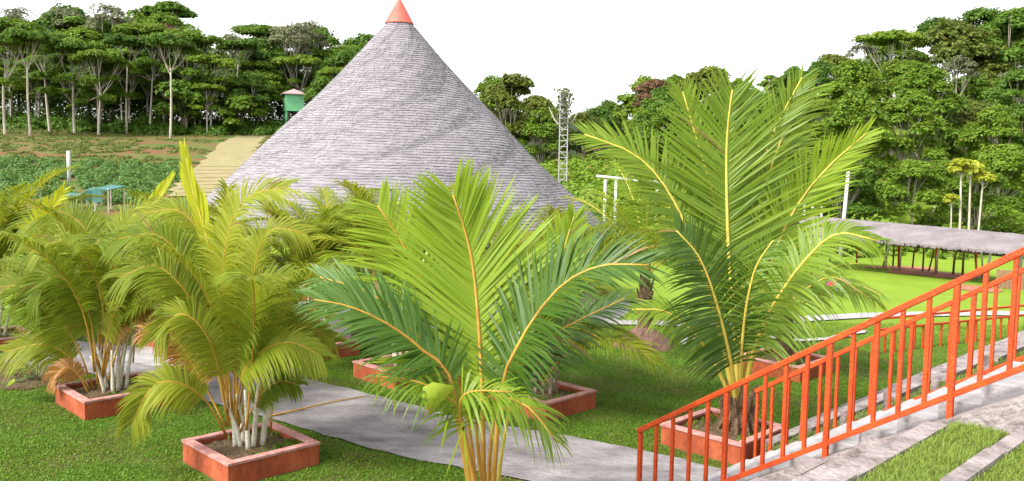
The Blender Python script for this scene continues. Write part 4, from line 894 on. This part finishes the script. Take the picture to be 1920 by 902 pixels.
for i, (x, yt, k) in enumerate(((1808, 296, 'y0'), (1826, 300, 'y1'), (1840, 318, 'y1'), (1788, 362, 'y0'))):
    t = D(x, yt, 56); z0 = TZ(t.x, t.y); plant_tree(k, t.x, t.y, (t.z-z0)/HT[k], ['tallest slim tree with a yellow tuft behind the shelter', 'slim white stem second from the tallest yellow-tufted tree', 'slim tree with a drooping yellow tuft, rightmost of the thin stems', 'short crooked yellow-tufted tree behind the shelter roof'][i], 'slim yellow-tufted trees', name='slim_tree')
# understory as one mass: nobody could count it
def shrub_mass(name, centers, nper, lsize, mt, seed, label, cat, flat=.75):
    rs = np.random.RandomState(seed); C_ = np.array(centers); n = len(C_)*nper; rep = np.repeat(C_, nper, 0)
    d = rs.normal(size=(n, 3)); d /= np.linalg.norm(d, axis=1)[:, None]; d[:, 2] = np.abs(d[:, 2]); rad = rep[:, 3]*rs.uniform(.5, 1.05, n)
    c = rep[:, :3]+d*rad[:, None]*np.array([1, 1, flat]); nn = d+np.array([0, 0, .4])+rs.normal(0, .4, (n, 3)); nn /= np.linalg.norm(nn, axis=1)[:, None]
    return tag(obj(name, mesh_np(name, leaf_cards(c, nn, lsize, rs), np.arange(n*4).reshape(-1, 4), mt)), label, cat, kind='stuff')
cs = []
for i in range(150):
    a = rnd.uniform(-.66, -.13); Y = rnd.choice([111.5, 113, 117, 122])+rnd.uniform(-1, 1); x = a*Y; cs.append((x, Y, TZ(x, Y), rnd.uniform(.6, 1.7) if Y < 114 else rnd.uniform(1.5, 3.2)))
for i in range(230):
    a = rnd.uniform(-.66, -.1); Y = rnd.uniform(124, 150); x = a*Y; cs.append((x, Y, TZ(x, Y)+rnd.uniform(0, 7), rnd.uniform(3.5, 6.5)))
shrub_mass('undergrowth', cs, 380, .24, CROWN[0], 1, 'dark green undergrowth filling the left wood', 'undergrowth', 1.0)
cs = []
for i in range(330):
    a = rnd.uniform(-.05, .68); Y = rnd.uniform(57, 135) if a > .16 else rnd.uniform(62, 110); x = a*Y; cs.append((x, Y, TZ(x, Y), rnd.uniform(1.2, 2.6)))
for i in range(60):
    a = rnd.uniform(-.04, .68); Y = rnd.uniform(53, 58) if a > .2 else rnd.uniform(44, 60); x = a*Y; cs.append((x, Y, TZ(x, Y), rnd.uniform(.8, 1.7)))
shrub_mass('undergrowth', cs, 380, .21, CROWN[1], 2, 'green undergrowth covering the slope behind the hut and shelter', 'undergrowth', .9)
cs = []
for Y in np.arange(41, 63, 1.5):
    x = -.66*Y
    while x < -.335*Y+2:
        if rnd.random() < .86 and not (abs(x-(-15.8-(Y-44)*.30)) < 2.6): cs.append((x+rnd.uniform(-.3, .3), Y+rnd.uniform(-.3, .3), TZ(x, Y), rnd.uniform(.45, .85)))
        x += 1.15
shrub_mass('crop_bushes', cs, 240, .10, M['bush'], 3, 'rows of low green bushes planted across the left slope', 'bushes', .8)
cs = [(x, Y, TZ(x, Y), rnd.uniform(.5, 1.1)) for x, Y in [(rnd.uniform(-13.5, -9), rnd.uniform(34, 46)) for _ in range(40)]]+[(x, Y, TZ(x, Y), rnd.uniform(.5, 1.2)) for x, Y in [(rnd.uniform(2.5, 14), rnd.uniform(33, 46)) for _ in range(50)]]
shrub_mass('low_shrubs', cs, 260, .10, M['bush'], 4, 'low green shrubs on either side of the thatched hut', 'shrubs', .8)

cs = []
for i in range(900):
    Y = rnd.uniform(63, 111); x = -Y*rnd.uniform(.27, .66)
    if abs(x-np.interp(Y, [44, 54, 70, 88, 107], [-15.8, -18.8, -23.2, -28.2, -33])) > 2.2 and math.sin(x*.21+Y*.13)+math.sin(Y*.4-x*.05) > rnd.uniform(-1.2, 1): cs.append((x, Y, TZ(x, Y)-.05, rnd.uniform(.25, .75)))
shrub_mass('field_weeds', cs, 60, .16, M['field'], 6, 'patchy weeds and grass tufts on the bare sloping field', 'weeds', .35)

# ------------------------------------------------------------------ grass
def in_path(x, y):
    c = np.array([[2.6, 7.7], [1.55, 8.65], [.4, 9.35], [-1.0, 10.1], [-2.6, 11.3], [-4.2, 12.4], [-6.2, 13.6], [-9, 14.6]]); d = np.full(x.shape, 9.)
    for i in range(len(c)-1):
        a, b_ = c[i], c[i+1]; ab = b_-a; t = np.clip(((x-a[0])*ab[0]+(y-a[1])*ab[1])/(ab@ab), 0, 1); d = np.minimum(d, np.hypot(x-a[0]-t*ab[0], y-a[1]-t*ab[1]))
    return d < .80
rs = np.random.RandomState(21)
n = 520000; Y = 7.0+11.5*rs.rand(n)**1.25; X = rs.uniform(-.64, .64, n)*Y
keep = ~in_path(X, Y) & ((X-Y)*.7071 < S0-.12) & (np.hypot(X-HUT.x, Y-HUT.y) > 5.8)
for key, o in PL.items(): keep &= (np.abs((X-o.location.x)*.7071+(Y-o.location.y)*.7071) > .58) | (np.abs((X-o.location.x)*.7071-(Y-o.location.y)*.7071) > .58)
dens = .5+.5*np.sin(X*2.1+1.3*np.sin(Y*1.7))*np.sin(Y*2.6+X*.7)+.3*np.sin(X*7+Y*5); keep &= rs.rand(n) < np.clip(.5+.65*dens, .05, 1)
X, Y = X[keep], Y[keep]; n = len(X); ang = rs.uniform(0, 6.2832, n); ln = rs.uniform(.010, .028, n)
B = np.stack((X, Y, np.zeros(n)), 1); d = np.stack((np.cos(ang), np.sin(ang), rs.uniform(.15, 1.3, n)), 1)*ln[:, None]; s_ = np.stack((-np.sin(ang), np.cos(ang), 0*ang), 1)*(ln*.38)[:, None]
V = np.stack((B, B+d*.55-s_, B+d, B+d*.55+s_), 1)
tag(obj('lawn_grass', mesh_np('lawn_grass', V, np.arange(4*n).reshape(n, 4), M['grass'])), 'short mossy green grass of the lawn round the planters', 'grass', kind='stuff')
def bank_blades(n, n0, n1, lmin, lmax, seed, wd, dz=0):
    rs = np.random.RandomState(seed); k = np.minimum(rs.randint(0, NL+5, n), NL); nn = rs.uniform(n0, n1, n)
    s = np.where(k < NL, S0+k*RUN+rs.uniform(.12, RUN-.02, n), STOP+np.floor(rs.uniform(0, 4.4, n))*.36+rs.uniform(.11, .39, n)); nn = np.where((k == NL) & (dz < 0), nn+.28*(nn-n0)/(n1-n0), nn); z = np.minimum((k+1)*RISE, ZTOP)-.005+dz
    cl = .5+.5*np.sin(nn*3.1+k*2.2)*np.sin(nn*1.3+s*4); kp = rs.rand(n) < .4+.6*cl; s, nn, z = s[kp], nn[kp], z[kp]; n = len(s)
    B = np.stack(((s+nn)*.7071, (nn-s)*.7071, z), 1); ang = rs.uniform(0, 6.28, n); ln = rs.uniform(lmin, lmax, n)
    up = np.stack((np.cos(ang)*.35, np.sin(ang)*.35, np.ones(n)), 1)*ln[:, None]; tip = up+np.stack((np.cos(ang)*.45, np.sin(ang)*.45, -.1+0*ang), 1)*ln[:, None]
    sd_ = np.stack((-np.sin(ang), np.cos(ang), 0*ang), 1)*wd
    return np.stack((B-sd_, B+sd_, B+up*.7+sd_*.8, B+tip, B+up*.7-sd_*.8), 1)
V = np.concatenate((bank_blades(230000, 2.0, N_NEAR-.2, .02, .065, 1, .0022, DZN), bank_blades(40000, N_FAR+.2, 19, .03, .08, 2, .004)))
tag(obj('bank_grass', mesh_np('bank_grass', V, np.concatenate((np.arange(5*len(V)).reshape(-1, 5)[:, [0, 1, 2]], np.arange(5*len(V)).reshape(-1, 5)[:, [0, 2, 4]], np.arange(5*len(V)).reshape(-1, 5)[:, [4, 2, 3]])), M['grass_l'])), 'longer grass growing on the terraced bank beside the stairs', 'grass', kind='stuff')
